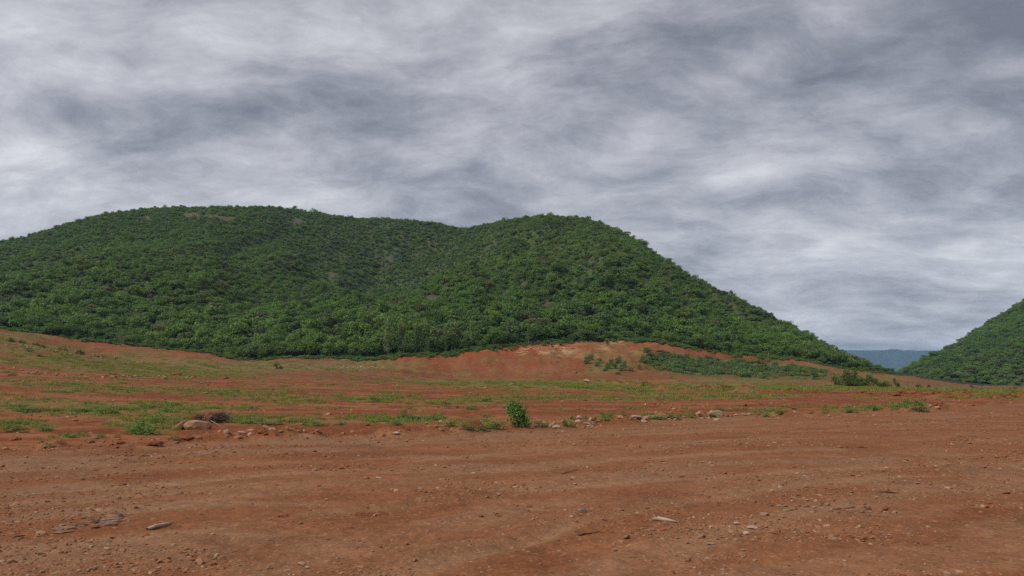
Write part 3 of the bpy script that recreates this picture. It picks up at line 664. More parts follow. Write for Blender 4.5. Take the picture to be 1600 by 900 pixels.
# gum trees with pale trunks at the forest edge
GUMM = []
for i in range(3):
    rg2 = np.random.default_rng(300 + i); h = 10.0; V_, Q_, L_ = [], [], []
    for k in range(12):
        t = .26 + .74 * (k / 11); cx, cy = rg2.normal(0, .45 * (1.25 - t), 2); n = 70; dd = rg2.normal(size=(n, 3)); dd /= np.linalg.norm(dd, axis=1, keepdims=True)
        rad = rg2.uniform(.7, 1.15) * (1.25 - .45 * t)
        Pp = np.c_[cx, cy, h * t] + dd * np.array([rad, rad, rad * 1.5]) * rg2.uniform(.6, 1.05, (n, 1))
        v, q = quad_cloud(Pp, dd + np.array([0, 0, .2]) + rg2.normal(size=dd.shape) * .5, rg2.uniform(.16, .30, n), rg2); V_.append((v, q)); L_.append(np.repeat(.35 + .5 * (t - .4) + .3 * rg2.uniform(size=n), 4))
    cv, cq = join(V_)
    tw = tube([(0, 0, -.6), (.05, .03, 2), (.12, .0, 4.5), (.08, .1, 7), (.1, .1, 9.6)], [.19, .16, .13, .09, .03])
    br = [tube([(.1, .02, z), (.1 + .7 * math.cos(a), .7 * math.sin(a), z + 1.0)], [.05, .02]) for z, a in ((4.6, .5), (5.6, 2.6), (6.8, 4.4), (7.6, 1.4))]
    tv, tq = join([tw] + br)
    GUMM.append((mesh_from('crown', cv, cq, M_GUM, False, {'lv': ('FLOAT', np.clip(np.concatenate(L_), 0, 1).astype(np.float32))}), mesh_from('trunk', tv, tq, M_PALEBARK)))
GUMS = [(606, 552, 502, 'short gum tree at the start of the gum row above the grass patch'), (624, 550, 508, 'slim gum tree, first with a bushy top beside the forest edge'), (631, 549, 506, 'gum tree with bushy top just before the widest gum clump'),
        (650, 548, 507, 'gum tree starting the leading clump of pale trunks'), (657, 547, 508, 'gum tree in the middle of the leading gum clump'), (667, 545, 505, 'pale-trunked gum tree ending the leading gum clump'),
        (696, 544, 511, 'lone white-trunked gum tree between the two gum clumps'), (706, 544, 505, 'tall gum tree at the front of the brown-trunked clump'), (711, 544, 504, 'tallest gum tree in the brown-trunked clump'), (715, 543, 512, 'lower gum tree in the brown-trunked clump'),
        (727, 542, 521, 'small thin gum tree behind the brown-trunked clump'), (738, 536, 502, 'gum tree standing apart beyond the gum clumps'), (907, 527, 504, 'single thin pale-trunked tree above the rocky red bank'), (826, 531, 506, 'thin gum tree above the smooth red slope')]
for k, (px, pb, pt, lab) in enumerate(GUMS):
    u = pu(px); Y = float(forest_Y(np.array([u]))[0]) + (-1.2 if px < 730 else 1.5); z = pz(pb, Y); hg = (pb - pt) / F * Y
    zg = max(float(hill_h(np.array([u * Y]), np.array([Y]))[0]), gz(u * Y, Y)); s = (hg + (z - zg)) / 10.4
    o = bpy.data.objects.new('gum_tree', None); C.objects.link(o); o.location = (u * Y, Y, zg - .1); o.rotation_euler = (0, 0, k * 1.3); o.scale = (s * 1.05, s * 1.05, s)
    tag(o, lab, 'tree', 'gum trees at the forest edge'); cm, tm = GUMM[k % 3]; obj('crown', cm, o); obj('trunk', tm, o)

# ------------------------------------------------------------------ rocks
M_ROCK = solid_mat('tan_rock', (.25, .165, .11), (.40, .29, .21), 2.2, .9, .5, (.27, .115, .055), use_obj=True)
M_CLOD = solid_mat('red_clod', (.16, .050, .019), (.23, .085, .036), 3, .95, .6)
def rock_mesh(name, seed, sub=3, cuts=9, rough=.10, material=None):
    bm = bmesh.new(); bmesh.ops.create_icosphere(bm, subdivisions=sub, radius=1.0); r = random.Random(seed)
    planes = [(Vector((r.gauss(0, 1), r.gauss(0, 1), r.gauss(0, 1))).normalized(), r.uniform(.55, .9)) for _ in range(cuts)]
    from mathutils import noise as mn
    for v in bm.verts:
        for nrm, dd in planes:
            q = v.co.dot(nrm)
            if q > dd: v.co -= nrm * (q - dd) * .93
        v.co *= 1 + rough * mn.noise(v.co * 2.2 + Vector((seed, 0, 0))) + rough * .5 * mn.noise(v.co * 6 + Vector((0, seed, 0)))
    me = bpy.data.meshes.new(name); bm.to_mesh(me); bm.free(); me.materials.append(material or M_ROCK)
    for p in me.polygons: p.use_smooth = False
    return me
ROCKS = [rock_mesh('rock', s, 3) for s in range(1, 9)]
CLODS = [rock_mesh('clod', s, 3, 6, .22, M_CLOD) for s in range(21, 25)]
PEB = bpy.data.collections.new('pebble_shapes'); RUB = bpy.data.collections.new('rubble_shapes')
M_PEB = [solid_mat('pebble_%d' % i, a, b_, 30, .9, 0) for i, (a, b_) in enumerate((((.20, .085, .042), (.29, .14, .075)), ((.25, .145, .085), (.36, .23, .145)), ((.17, .085, .048), (.25, .14, .082)), ((.18, .060, .025), (.25, .090, .040))))]
for i in range(8):
    PEB.objects.link(bpy.data.objects.new('pebble_shape_%02d' % i, rock_mesh('pebble', 40 + i, 1, 4, .15, M_PEB[(0, 0, 1, 2, 3, 0, 2, 3)[i]])))
for i in range(8):
    RUB.objects.link(bpy.data.objects.new('rubble_shape_%02d' % i, rock_mesh('rubble', 60 + i, 2, 7, .12, (M_PEB[1], M_PEB[0], M_CLOD, M_PEB[2], M_CLOD, M_PEB[0], M_CLOD, M_PEB[1])[i])))

def stone(px, py, w, h, label, tint=(1, 1, 1), kind=0, name='stone', cat='stone', group=None, depth=.8, sink=.25, turn=None, tilt=0.0, ymin=4.0):
    """a stone whose foot shows at pixel (px, py), w x h pixels in size"""
    g = hit(px, py, ymin); s = g[1] / F; W_, H_ = w * s, h * s
    me = (CLODS if name.endswith('clod') else ROCKS)[kind % (4 if name.endswith('clod') else 8)]
    o = obj(name, me, None, (g[0], g[1] + W_ * depth * .35, g[2] + H_ * (.5 - sink) * 1.0), (tilt, tilt * .4, 0 if turn is None else turn), (W_ * .50, W_ * depth * .50, H_ * .58))
    o.color = tint + (1,)
    return tag(o, label, cat, group)
TAN, PALE, WHITE, BROWN, RED, GREY = (.92, .88, .84), (1.08, 1.06, 1.02), (1.28, 1.33, 1.38), (.60, .48, .42), (.80, .52, .40), (.80, .80, .76)
stone(305, 671, 42, 18, 'large tan boulder lying in front of the heap of dead brush', (.95, .82, .70), 0, 'boulder', 'boulder', depth=.7, turn=.25)
stone(281, 671, 28, 16, 'cracked brown boulder between green weeds and the large tan boulder', (.85, .62, .48), 3, 'boulder', 'boulder', depth=.8, turn=1.1)
stone(1121, 652, 26, 13, 'pale domed boulder with a weed growing before it', (.85, .76, .66), 2, 'boulder', 'boulder', depth=.9, sink=.2)
stone(1093, 652, 15, 11, 'orange-tan rounded boulder beside a dark green weed', (1.05, .85, .68), 5, 'boulder', 'boulder', depth=1, sink=.15)
ST = [(905, 656, 12, 8, 'white stone on top of the stone heap', WHITE, 1), (904, 661, 13, 6, 'pale pink stone just below the white stone on the heap', PALE, 2), (923, 658, 8, 8, 'cream stone wedged between weed and brown block on the heap', PALE, 4),
      (929, 658, 9, 9, 'dark brown upright block on the stone heap', BROWN, 6), (936, 659, 9, 7, 'red-brown block at the end of the stone heap', RED, 7), (928, 664, 14, 6, 'wide brown stone at the foot of the dark block', BROWN, 5),
      (917, 664, 12, 5, 'flat tan stone in the middle of the stone heap', TAN, 3), (922, 667, 12, 4, 'long pale flat stone at the front of the stone heap', PALE, 0), (880, 661, 9, 6, 'pale leaning stone behind the two weeds of the heap', PALE, 1),
      (860, 668, 7, 8, 'upright tan stone where the weeds end', TAN, 2), (866, 665, 9, 8, 'blocky tan stone next to the upright one', TAN, 6), (873, 669, 14, 4, 'flat pale stone lying along the edge of the pad', PALE, 7), (912, 669, 8, 3, 'small red stone in front of the heap', RED, 4),
      (970, 655, 9, 7, 'orange-tan stone beside the leafy clump on the edge', (1.1, .85, .65), 3), (994, 654, 24, 6, 'long low tan stone half buried in the edge', TAN, 1), (1005, 659, 16, 5, 'pale flat stone with grey patches below the long low stone', WHITE, 5),
      (1046, 656, 8, 4, 'small tan stone under the low green strip', TAN, 6), (1055, 657, 7, 4, 'small cream stone under the end of the green strip', PALE, 2), (1136, 650, 8, 5, 'reddish stone next to the domed boulder', RED, 0), (1143, 651, 7, 4, 'flat reddish stone in the gravelly edge', RED, 4),
      (1152, 650, 7, 4, 'small cream stone in the gravelly edge', PALE, 7), (1163, 649, 9, 5, 'tan stone in the gravelly edge beyond the boulders', TAN, 3), (1171, 649, 8, 5, 'pinkish stone ending the gravelly edge', (1.1, .8, .7), 2), (1243, 646, 10, 3, 'thin pale stone between low weeds on the edge', PALE, 5),
      (1455, 637, 9, 7, 'tan stone at the tip of the long green weed patch', TAN, 1), (1466, 639, 12, 6, 'pinkish low stone past the long green weed patch', (1.1, .8, .7), 6), (917, 597, 10, 4, 'white stone lying far out on the green grass band', WHITE, 3), (899, 583, 8, 4, 'dark stone low on the red bank', BROWN, 4),
      (618, 678, 22, 3.5, 'thin pale slab lying flat at the edge of the pad', WHITE, 2), (187, 808, 10, 8, 'dark round stone behind the flaky rock outcrop', BROWN, 5), (909, 801, 14, 8, 'grey stone alone on the open pad', (.6, .62, .6), 0), (1152, 820, 15, 5, 'pale flat stone above a white patch of stones on the pad', PALE, 1),
      (1177, 827, 18, 6, 'white flat stone in the white patch on the pad', WHITE, 3), (1168, 836, 14, 6, 'white broken stone at the front of the white patch', WHITE, 6), (1113, 851, 16, 5, 'grey flat stone on the pad below the white patch', GREY, 7), (1196, 806, 18, 7, 'grey slab in front of the flaky stone strip', GREY, 4),
      (893, 808, 10, 2.5, 'thin white chip near the grey stone on the open pad', WHITE, 2), (960, 851, 7, 4, 'small tan stone near the bottom of the pad', TAN, 5), (470, 883, 12, 6, 'pale stone low on the pad beside scattered gravel', PALE, 3), (480, 888, 9, 4, 'white stone low on the pad beside the larger pale one', WHITE, 7), (765, 889, 6, 5, 'small pinkish stone at the bottom of the pad', (1.2, .9, .8), 0),
      (510, 782, 5, 4, 'small cream pebble stone by the faint tyre track', PALE, 1), (833, 812, 6, 4, 'tiny cream stone on the open pad', PALE, 4), (635, 851, 10, 5, 'reddish tan stone amid gravel on the pad', RED, 2)]
for r in ST: stone(r[0], r[1], r[2], r[3], r[4], r[5], r[6], turn=.9 * r[6])
for r in [(239, 697, 26, 10, 'brown crumbly clod with root bits at the edge of the pad', 0), (288, 686, 24, 8, 'dark clod in front of the cracked boulder', 1), (19, 688, 21, 7, 'dark red clod near the pad edge', 2), (568, 666, 18, 7, 'orange-red clod on the bank edge among weeds', 3), (273, 586, 18, 8, 'red earth clod pile on the far green flat', 1),
          (350, 592, 12, 6, 'red clod at the end of the lower rubble line', 2), (1402, 619, 14, 6, 'large dark red clod on the windrow', 0), (1461, 634, 14, 8, 'red clod behind the stones of the weed patch', 3), (1485, 621, 8, 4, 'dark clod on the far windrow', 1), (1500, 622, 9, 4, 'dark lumpy clod further along the windrow', 2), (172, 697, 10, 4, 'small dark clod by the pad edge', 3), (186, 694, 12, 6, 'purplish clod on the pad edge before grass', 0)]:
    stone(r[0], r[1], r[2], r[3], r[4], TAN, r[5], 'soil_clod', 'clod', 'soil clods')
# flaky outcrops: thin plates lying in the pad
def flakes(rows, label, group):
    for k, (px, py, w, h, tn) in enumerate(rows):
        g = hit(px, py); s = g[1] / F
        o = obj('rock_flake', ROCKS[k % 8], None, (g[0], g[1], g[2] + .004), (random.uniform(-.06, .06), random.uniform(-.06, .06), .42 + random.uniform(-.4, .4)), (w * s * .55, w * s * .30, h * s * .55))
        o.color = tuple(v * .82 for v in tn) + (1,); tag(o, label, 'stone', group)
rr = random.Random(4); FT = [(.8, .72, .70), (1.0, .92, .82), (.60, .52, .54), (.85, .66, .52), (1.12, 1.05, .95), (.7, .5, .4)]
flakes([(84 + 104 * t + rr.uniform(-10, 10), 833 - 24 * t + rr.uniform(-7, 7), rr.uniform(8, 26), rr.uniform(3, 5.5), rr.choice(FT)) for t in [rr.random() for _ in range(40)]], 'thin flaky rock plate in the purplish outcrop on the pad', 'plates of the purplish outcrop')
flakes([(1205 + 200 * t + rr.uniform(-12, 12), 790 + 16 * t * t + rr.uniform(-8, 8), rr.uniform(6, 16), rr.uniform(3, 6), rr.choice(FT)) for t in [rr.random() for _ in range(38)]], 'broken stone plate in the long flaky strip on the pad', 'plates of the long flaky strip')
flakes([(1485 + 60 * t + rr.uniform(-8, 8), 686 + rr.uniform(-4, 4), rr.uniform(5, 12), rr.uniform(2, 4), rr.choice(FT)) for t in [rr.random() for _ in range(14)]], 'small pale plate in the far flaky patch of the pad', 'plates of the far flaky patch')
# stone rows on the far slope
def stone_row(pts, n, wmin, wmax, jit, label, group, tints, ymin, ymax=480):
    A = np.array(pts, float); cum = np.r_[0, np.cumsum(np.hypot(*np.diff(A, axis=0).T))]
    for k in range(n):
        t = rr.random() * cum[-1]; px = np.interp(t, cum, A[:, 0]); py = np.interp(t, cum, A[:, 1]) + rr.uniform(-jit, jit)
        g = hit(px, py, ymin, ymax); s = g[1] / F; w = rr.uniform(wmin, wmax) * s
        o = obj('stone', ROCKS[rr.randrange(8)], None, (g[0], g[1], g[2] + w * .10), (rr.uniform(-.3, .3), rr.uniform(-.3, .3), rr.uniform(0, 6)), (w * .55, w * .5, w * .36)); o.color = rr.choice(tints) + (1,)
        tag(o, label, 'stone', group)
stone_row([(0, 537), (20, 538), (60, 545), (110, 551), (160, 558), (200, 564), (228, 567)], 70, 2.5, 5, 2.5, 'tan stone in the upper rubble row slanting down the mound', 'stones of the upper rubble row', [TAN, (1, .75, .6), (.85, .62, .5)], 100)
stone_row([(0, 572), (40, 580), (85, 586), (130, 588), (190, 589), (240, 590), (290, 590), (340, 591)], 90, 3, 6, 3, 'reddish stone in the lower rubble row across the slope', 'stones of the lower rubble row', [RED, (1, .75, .6), TAN], 60)
stone_row([(530, 573), (560, 574), (580, 575), (600, 576)], 22, 2, 4, 1.2, 'white stone in the short row by the bright grass', 'white stones by the bright grass', [WHITE, PALE], 150)
stone_row([(820, 549), (850, 547), (880, 546), (895, 545)], 26, 2, 5, 3, 'pale rock lump breaking through the raw red bank', 'pale rock lumps in the bank', [PALE, (1.2, 1.0, .8)], 200)
stone_row([(930, 545), (960, 540), (1000, 545), (1040, 541)], 16, 1.5, 3.5, 6, 'small pale stone sticking out of the bank top', 'small stones in the bank top', [PALE, TAN], 200)

# bulk gravel and rubble, too many to count
def rand_pts(n, rg, r0, r1, a=38):
    r = np.exp(rg.uniform(math.log(r0), math.log(r1), n)); t = np.radians(rg.uniform(-a, a, n)); return r * np.sin(t), r * np.cos(t)
rg = np.random.default_rng(21)
x, y = rand_pts(90000, rg, 4.6, 45); th = np.arctan2(x, y); r = np.hypot(x, y)
cl_ = fbm(x * .55, y * .9, 4, 121, .6); pr = .10 + 1.2 * sstep(.47, .68, cl_)
k = (rg.uniform(size=len(x)) < pr * .75) & (r < edge_r(th) + .8); x, y, r, cl_ = x[k], y[k], r[k], cl_[k]
n = len(x); s = np.clip(rg.lognormal(math.log(.0082), .55, n) * np.sqrt(r / 6), .004, .05) ; z = gh(x, y)
scatter('gravel', np.c_[x, y, z + s * .08], rg.uniform(0, 6.28, (n, 3)) * np.array([.1, .1, 1]), np.c_[s * rg.uniform(.8, 1.6, n), s, s * rg.uniform(.35, .75, n)], rg.integers(0, 8, n), PEB, 'loose gravel strewn over the red pad')
th = rg.uniform(-.65, .65, 3000); r = edge_r(th) + rg.normal(.3, .7, len(th)) * (1 + edge_r(th) * .012)
x, y = r * np.sin(th), r * np.cos(th); k = rg.uniform(size=len(x)) < .05 + 1.2 * sstep(.45, .7, fbm(x * .5, y * .5, 3, 122)); x, y = x[k], y[k]
x2, y2 = rand_pts(9000, rg, 18, 110); k = (np.hypot(x2, y2) > edge_r(np.arctan2(x2, y2))) & (rg.uniform(size=len(x2)) < .02 + .9 * sstep(.5, .72, fbm(x2 * .12, y2 * .5, 4, 123))); x2, y2 = x2[k], y2[k]
u3 = rg.uniform(pu(800), pu(1700), 2600); Y3 = np.interp(u3, _wu, _wY) + (fbm(u3 * 14, u3 * 0 + 3, 3, 5) - .5) * 8 + rg.normal(0, .8, len(u3)); x3, y3 = u3 * Y3, Y3
sz = np.r_[np.clip(rg.lognormal(math.log(.034), .5, len(x)), .012, .12), np.clip(rg.lognormal(math.log(.035), .5, len(x2)), .012, .14) * np.sqrt(np.hypot(x2, y2) / 22), np.clip(rg.lognormal(math.log(.075), .45, len(x3)), .03, .26)]
pk = np.r_[rg.integers(0, 8, len(x) + len(x2)), rg.choice([2, 4, 6], len(x3))]
x, y = np.r_[x, x2, x3], np.r_[y, y2, y3]; n = len(x); z = gh(x, y)
scatter('rubble', np.c_[x, y, z + sz * .1], np.c_[rg.normal(0, .3, (n, 2)), rg.uniform(0, 6.28, n)], np.c_[sz * rg.uniform(.8, 1.5, n), sz, sz * rg.uniform(.4, .8, n)], pk, RUB, 'loose broken rubble and clods along the pad edge and field')

# ------------------------------------------------------------------ low growth
M_GRASS = leaf_mat('field_grass', (.130, .150, .020), (.205, .222, .035), (.30, .285, .062), .05, .3)
M_WEED = leaf_mat('weed_leaf', (.045, .120, .022), (.095, .205, .036), (.165, .285, .060), .3, .25, .3, .2, .6)
M_DRYG = leaf_mat('dry_grass', (.15, .11, .045), (.22, .17, .07), (.30, .24, .11), .05, .3)
M_STEM = solid_mat('green_stem', (.08, .09, .03), (.15, .12, .05), 8, .8, 0)
GRS = bpy.data.collections.new('grass_shapes')
def tuft(seed, n, spread, h, width, material, curl=.5):
    rg = np.random.default_rng(seed); V, Q, lv = [], [], []
    for i in range(n):
        a, q = rg.uniform(0, 6.28), math.sqrt(rg.uniform()) * spread; bx, by = q * math.cos(a), q * math.sin(a); d_ = rg.uniform(0, 6.28); ln = h * rg.uniform(.55, 1.2); cu = rg.uniform(.2, 1) * curl
        dx, dy = math.cos(d_), math.sin(d_); px_, py_ = -dy * width * .5, dx * width * .5; o_ = len(V)
        V += [(bx - px_, by - py_, -.02), (bx + px_, by + py_, -.02), (bx + px_ * .8 + dx * cu * ln * .3, by + py_ * .8 + dy * cu * ln * .3, ln * .55), (bx - px_ * .8 + dx * cu * ln * .3, by - py_ * .8 + dy * cu * ln * .3, ln * .55),
              (bx + px_ * .15 + dx * cu * ln, by + py_ * .15 + dy * cu * ln, ln * (1 - .3 * cu)), (bx - px_ * .15 + dx * cu * ln, by - py_ * .15 + dy * cu * ln, ln * (1 - .3 * cu))]
        Q += [(o_, o_ + 1, o_ + 2, o_ + 3), (o_ + 3, o_ + 2, o_ + 4, o_ + 5)]; lv += [rg.uniform()] * 6
    return mesh_from('tuft', V, Q, material, False, {'lv': ('FLOAT', np.array(lv, np.float32))})
for i in range(5): GRS.objects.link(bpy.data.objects.new('grass_shape_%02d' % i, tuft(400 + i, 34, .16, .16, .011, M_DRYG if i == 4 else M_GRASS, .9)))
def leafy(seed, n, w, h, leaf, material, lobes=7, fill=.35):
    rg = np.random.default_rng(seed); P, N, lv = crown_points(rg, n, w, h, 0, lobes, .8, fill, .9); P[:, 2] = np.abs(P[:, 2] * 1.35 - .42 * h); P[:, 2] *= .95 * h / np.percentile(P[:, 2], 93); P[:, :2] *= .47 * w / np.percentile(np.abs(P[:, :2]), 96)
    V, Q = quad_cloud(P, N * .6 + rg.normal(size=N.shape) * .5 + np.array([0, 0, .6]), rg.uniform(.7, 1.3, n) * leaf, rg, .95)
    return mesh_from('foliage', V, Q, material, False, {'lv': ('FLOAT', np.repeat(np.clip(.4 * lv + .6 * rg.uniform(size=n), 0, 1), 4).astype(np.float32))})
for i in range(5, 8): GRS.objects.link(bpy.data.objects.new('grass_shape_%02d' % i, leafy(410 + i, 40, .42, .16, .035, M_WEED, 4)))
rg = np.random.default_rng(31)
Px, Py, Pk, Ps = [], [], [], []
x, y = rand_pts(170000, rg, 15, 330, 40); z = gh(x, y); g = grass_density(x, y, z); k = rg.uniform(size=len(x)) < g * np.where(y > 90, 1.7, 1) * (.05 + .42 * sstep(.46, .70, fbm(x * 1.1 / (1 + np.hypot(x, y) / 60), y * 1.6 / (1 + np.hypot(x, y) / 60), 3, 77, .6))); x, y, z = x[k], y[k], z[k]
r = np.hypot(x, y); n = len(x); px_, py_ = px_of(x, y, z)
wd = fbm(x * .4, y * .4, 3, 131) + .06 * (py_ > 645) ; pk = np.where(rg.uniform(size=n) < sstep(.52, .78, wd) * .4, rg.integers(5, 8, n), rg.integers(0, 5, n))
s = rg.uniform(.55, 1.25, n) * np.clip((r / 24) ** .62, .8, 5) * np.where(r > 90, 1.0, .9)
hs = s * np.clip(1.0 - r / 400, .45, .9) * np.where(pk >= 5, .75, 1)
scatter('grass', np.c_[x, y, z], np.c_[np.zeros((n, 2)), rg.uniform(0, 6.28, n)], np.c_[s * 1.25, s * 1.25, hs], pk, GRS, 'patchy green grass and creeping weeds over the red field')

WEEDM = [leafy(420 + i, 420, 1.0, 1.0, .052, M_WEED, 8 + i) for i in range(5)]
STEMM = []
for i in range(3):
    rg2 = np.random.default_rng(430 + i)
    STEMM.append(mesh_from('stem', *join([tube([(0, 0, -.15), (.12 * math.cos(a), .12 * math.sin(a), .35), (.38 * math.cos(a) * rg2.uniform(.6, 1), .38 * math.sin(a), rg2.uniform(.55, .85))], [.018, .014, .006]) for a in np.linspace(0, 6.28, 7)[:-1] + rg2.uniform(0, 1)]), M_STEM))
def weed(px, py, w, h, label, k=0, name='weed', cat='plant', group='weeds along the edge of the pad', meshes=None, ymin=4.0, depth=.8):
    g = hit(px, py, ymin); s = g[1] / F
    o = bpy.data.objects.new(name, None); C.objects.link(o); o.location = (g[0], g[1] + w * s * .2, g[2] - .02); o.scale = (w * s, w * s * depth, h * s); o.rotation_euler = (0, 0, 0)
    tag(o, label, cat, group); obj('foliage', (meshes or WEEDM)[k % len(meshes or WEEDM)], o, rot=(0, 0, 0)); obj('stem', STEMM[k % 3], o); return o
WD = [(772, 671, 40, 17, 'broad leafy weed against the foot of the tall bush'), (845, 668, 34, 11, 'low spreading weed between the tall bush and the stones'), (753, 672, 22, 9, 'low weed trailing off before the broad leafy weed'), (886, 667, 18, 13, 'dark weed in front of the white stone'), (897, 668, 14, 9, 'second dark weed touching the stone heap'),
      (893, 655, 16, 9, 'light weed behind the white stone on the heap'), (915, 655, 12, 6, 'yellowish small weed next to the cream stone'), (948, 658, 28, 15, 'full leafy clump beyond the stone heap'), (943, 655, 12, 13, 'upright weed shoot on the leafy clump beyond the heap'), (977, 652, 14, 10, 'upright weed behind the orange-tan stone'), (1025, 655, 34, 8, 'low green strip of weed on the edge'), (1052, 655, 30, 8, 'end of the low green strip near small stones'),
      (1080, 653, 18, 10, 'dark round weed beside the orange-tan boulder'), (1118, 653, 24, 8, 'weed growing before the pale domed boulder'), (1128, 642, 20, 8, 'faint weed behind the domed boulder'), (1197, 651, 18, 8, 'dark weed past the gravelly edge'), (1222, 648, 24, 7, 'wide low weed past the gravelly edge'), (1268, 646, 12, 4, 'small flat weed on the edge'), (1333, 645, 22, 7, 'lone low weed before the long patch'),
      (1372, 641, 30, 10, 'start of the long green weed patch'), (1402, 640, 36, 11, 'middle of the long green weed patch'), (1438, 644, 36, 18, 'tall dark end of the long green weed patch'), (1288, 646, 16, 5, 'thin weed between two low weeds'), (1425, 634, 26, 9, 'yellow-green weed above the long patch'),
      (228, 680, 64, 22, 'big bright green leafy weed beside the cracked boulder'), (205, 677, 30, 14, 'leafy side shoot of the big bright weed'), (243, 663, 22, 12, 'weed behind the big bright leafy weed'), (271, 689, 18, 10, 'round weed below the cracked boulder'), (158, 684, 20, 8, 'low weed near the pad edge'), (108, 684, 32, 8, 'spreading weed near the pad edge clods'), (64, 692, 10, 8, 'small lone weed sprig near the pad edge'), (78, 700, 11, 9, 'yellow-green weed sprig closest to the pad'), (182, 684, 12, 5, 'tiny weed before the big bright weed'),
      (22, 676, 48, 13, 'wide weed mat at the picture border'), (72, 673, 40, 10, 'weed mat next to the border one'), (35, 643, 44, 9, 'weed patch higher up near the picture border'), (125, 644, 34, 7, 'weed patch in the scraped field'), (160, 647, 44, 11, 'denser weed patch in the scraped field'), (232, 638, 40, 8, 'field weed patch above the big bright weed'), (262, 645, 24, 9, 'field weed behind the boulders'),
      (388, 663, 36, 10, 'bright low weed past the brush heap'), (410, 665, 26, 12, 'bright green weed on the pad edge'), (432, 664, 22, 8, 'weed joining two bright weeds on the edge'), (500, 666, 32, 8, 'low weed before the orange-red clod'), (478, 665, 18, 7, 'thin weed on the bank edge'), (530, 664, 24, 7, 'wide thin weed on the bank edge'), (619, 665, 20, 8, 'weed just past the orange-red clod'), (630, 654, 14, 15, 'tall sprig standing in the field weeds'), (650, 657, 36, 9, 'field weed beside the tall sprig'),
      (683, 657, 34, 8, 'flat field weed further from the tall sprig'), (703, 666, 18, 10, 'round weed on the edge mid-way to the bush'), (730, 672, 30, 12, 'yellow-green weed before the tall bush'), (735, 640, 24, 7, 'small weed out in the field'), (588, 628, 26, 9, 'tufty weed far out in the field'), (700, 632, 26, 6, 'flat weed far out in the field'), (757, 628, 26, 9, 'branching weed far out in the field')]
for k, r in enumerate(WD): weed(*r, k=k)
# the tall bush
BUSHM = []
for i in range(2):
    rg2 = np.random.default_rng(440 + i); P1_, N1, l1 = crown_points(rg2, 1500, .95, .78, 0, 12, .62, .4, 1.0); P1_[:, 2] = np.abs(P1_[:, 2] * 1.25 - .2); P1_[:, :2] *= (1.15 - .25 * P1_[:, 2:3]); V, Q = quad_cloud(P1_, N1 * .5 + rg2.normal(size=N1.shape) * .5 + np.array([0, 0, .5]), rg2.uniform(.024, .044, len(P1_)), rg2)
    BUSHM.append(mesh_from('foliage', V, Q, M_WEED, False, {'lv': ('FLOAT', np.repeat(np.clip(.5 * l1 + .45 * rg2.uniform(size=len(P1_)), 0, 1), 4).astype(np.float32))}))
M_TIP = leaf_mat('yellow_green_tip', (.10, .15, .03), (.17, .21, .045), (.26, .28, .07), .3, .3)
bush = weed(812, 669, 60, 62, 'tall leafy bush with yellow-green tips on the pad edge', 0, 'bush', 'bush', None, BUSHM)
rg2 = np.random.default_rng(450); TP = np.c_[rg2.normal(-.05, .15, 260), rg2.normal(0, .15, 260), rg2.uniform(.68, 1.04, 260)]; V, Q = quad_cloud(TP, rg2.normal(size=TP.shape), rg2.uniform(.012, .026, 260), rg2)
tips = obj('leaf_tips', mesh_from('tips', V, Q, M_TIP, False, {'lv': ('FLOAT', rg2.uniform(size=len(V)).astype(np.float32))}), bush); tips['kind'] = 'stuff'; tips['label'] = 'yellow-green new growth'

# shrubs farther off
M_SHRUB = leaf_mat('shrub_leaf', (.065, .125, .038), (.115, .195, .060), (.19, .275, .10), .1, .2)
SHRUBM = [leafy(460 + i, 560, 1.0, 1.0, .065, M_SHRUB, 9, .3) for i in range(4)]; DARKM = [leafy(470 + i, 640, 1.0, 1.0, .065, M_LEAF[1], 10, .3) for i in range(3)]
weed(434, 577, 13, 10, 'dark round shrub alone on the olive flat', 0, 'shrub', 'shrub', None, DARKM, 100)
SH = [(917, 569, 14, 14, 'leading shrub of the clump on the red bank'), (924, 563, 11, 11, 'rear shrub behind the leading one on the bank'), (932, 573, 13, 9, 'low pale shrub second along the bank clump'), (938, 568, 11, 9, 'small shrub above the low pale one'), (950, 577, 14, 12, 'grey-green shrub midway along the bank clump'), (955, 570, 10, 9, 'shrub above the midway grey-green one'), (965, 569, 16, 11, 'widest shrub at the back of the bank clump'), (962, 577, 10, 8, 'little shrub between the widest and the bluish one'),
      (972, 580, 14, 13, 'bluish shrub at the front of the bank clump'), (976, 573, 10, 10, 'dark shrub behind the bluish one'), (985, 580, 12, 7, 'low shrub trailing from the bluish one'), (1000, 578, 9, 9, 'outlying shrub past the bank clump'), (945, 580, 10, 5, 'tiny shrub below the bank clump'), (966, 585, 12, 4, 'ground-hugging shrub below the bluish one')]
for k, r in enumerate(SH): weed(*r, k=k, name='shrub', cat='shrub', group='shrubs on the red bank', meshes=SHRUBM, ymin=200)
EV = [(1310, 604, 18, 18, 'leading rounded bush of the dark clump by the flat'), (1326, 605, 20, 25, 'tall bush second in the dark clump'), (1344, 605, 20, 24, 'tall pale-topped bush in the middle of the dark clump'), (1334, 606, 22, 13, 'low bush filling the front of the dark clump'), (1361, 606, 18, 19, 'round bush after the pale-topped one'), (1376, 606, 18, 14, 'low round bush near the end of the dark clump'), (1388, 606, 14, 10, 'last low bush of the dark clump'), (1352, 607, 16, 10, 'small front bush of the dark clump'), (1402, 606, 10, 14, 'sparse sapling just past the dark clump'), (1438, 608, 12, 7, 'small bush alone on the flat'), (1452, 607, 6, 6, 'tiny bush next to the lone small one'), (1520, 607, 7, 5, 'tiny weed bush on the far flat'), (1275, 592, 14, 12, 'bush at the low end of the scrub slope')]
for k, r in enumerate(EV): weed(*r, k=k, name='bush', cat='bush', group='bushes by the flat', meshes=DARKM, ymin=130)
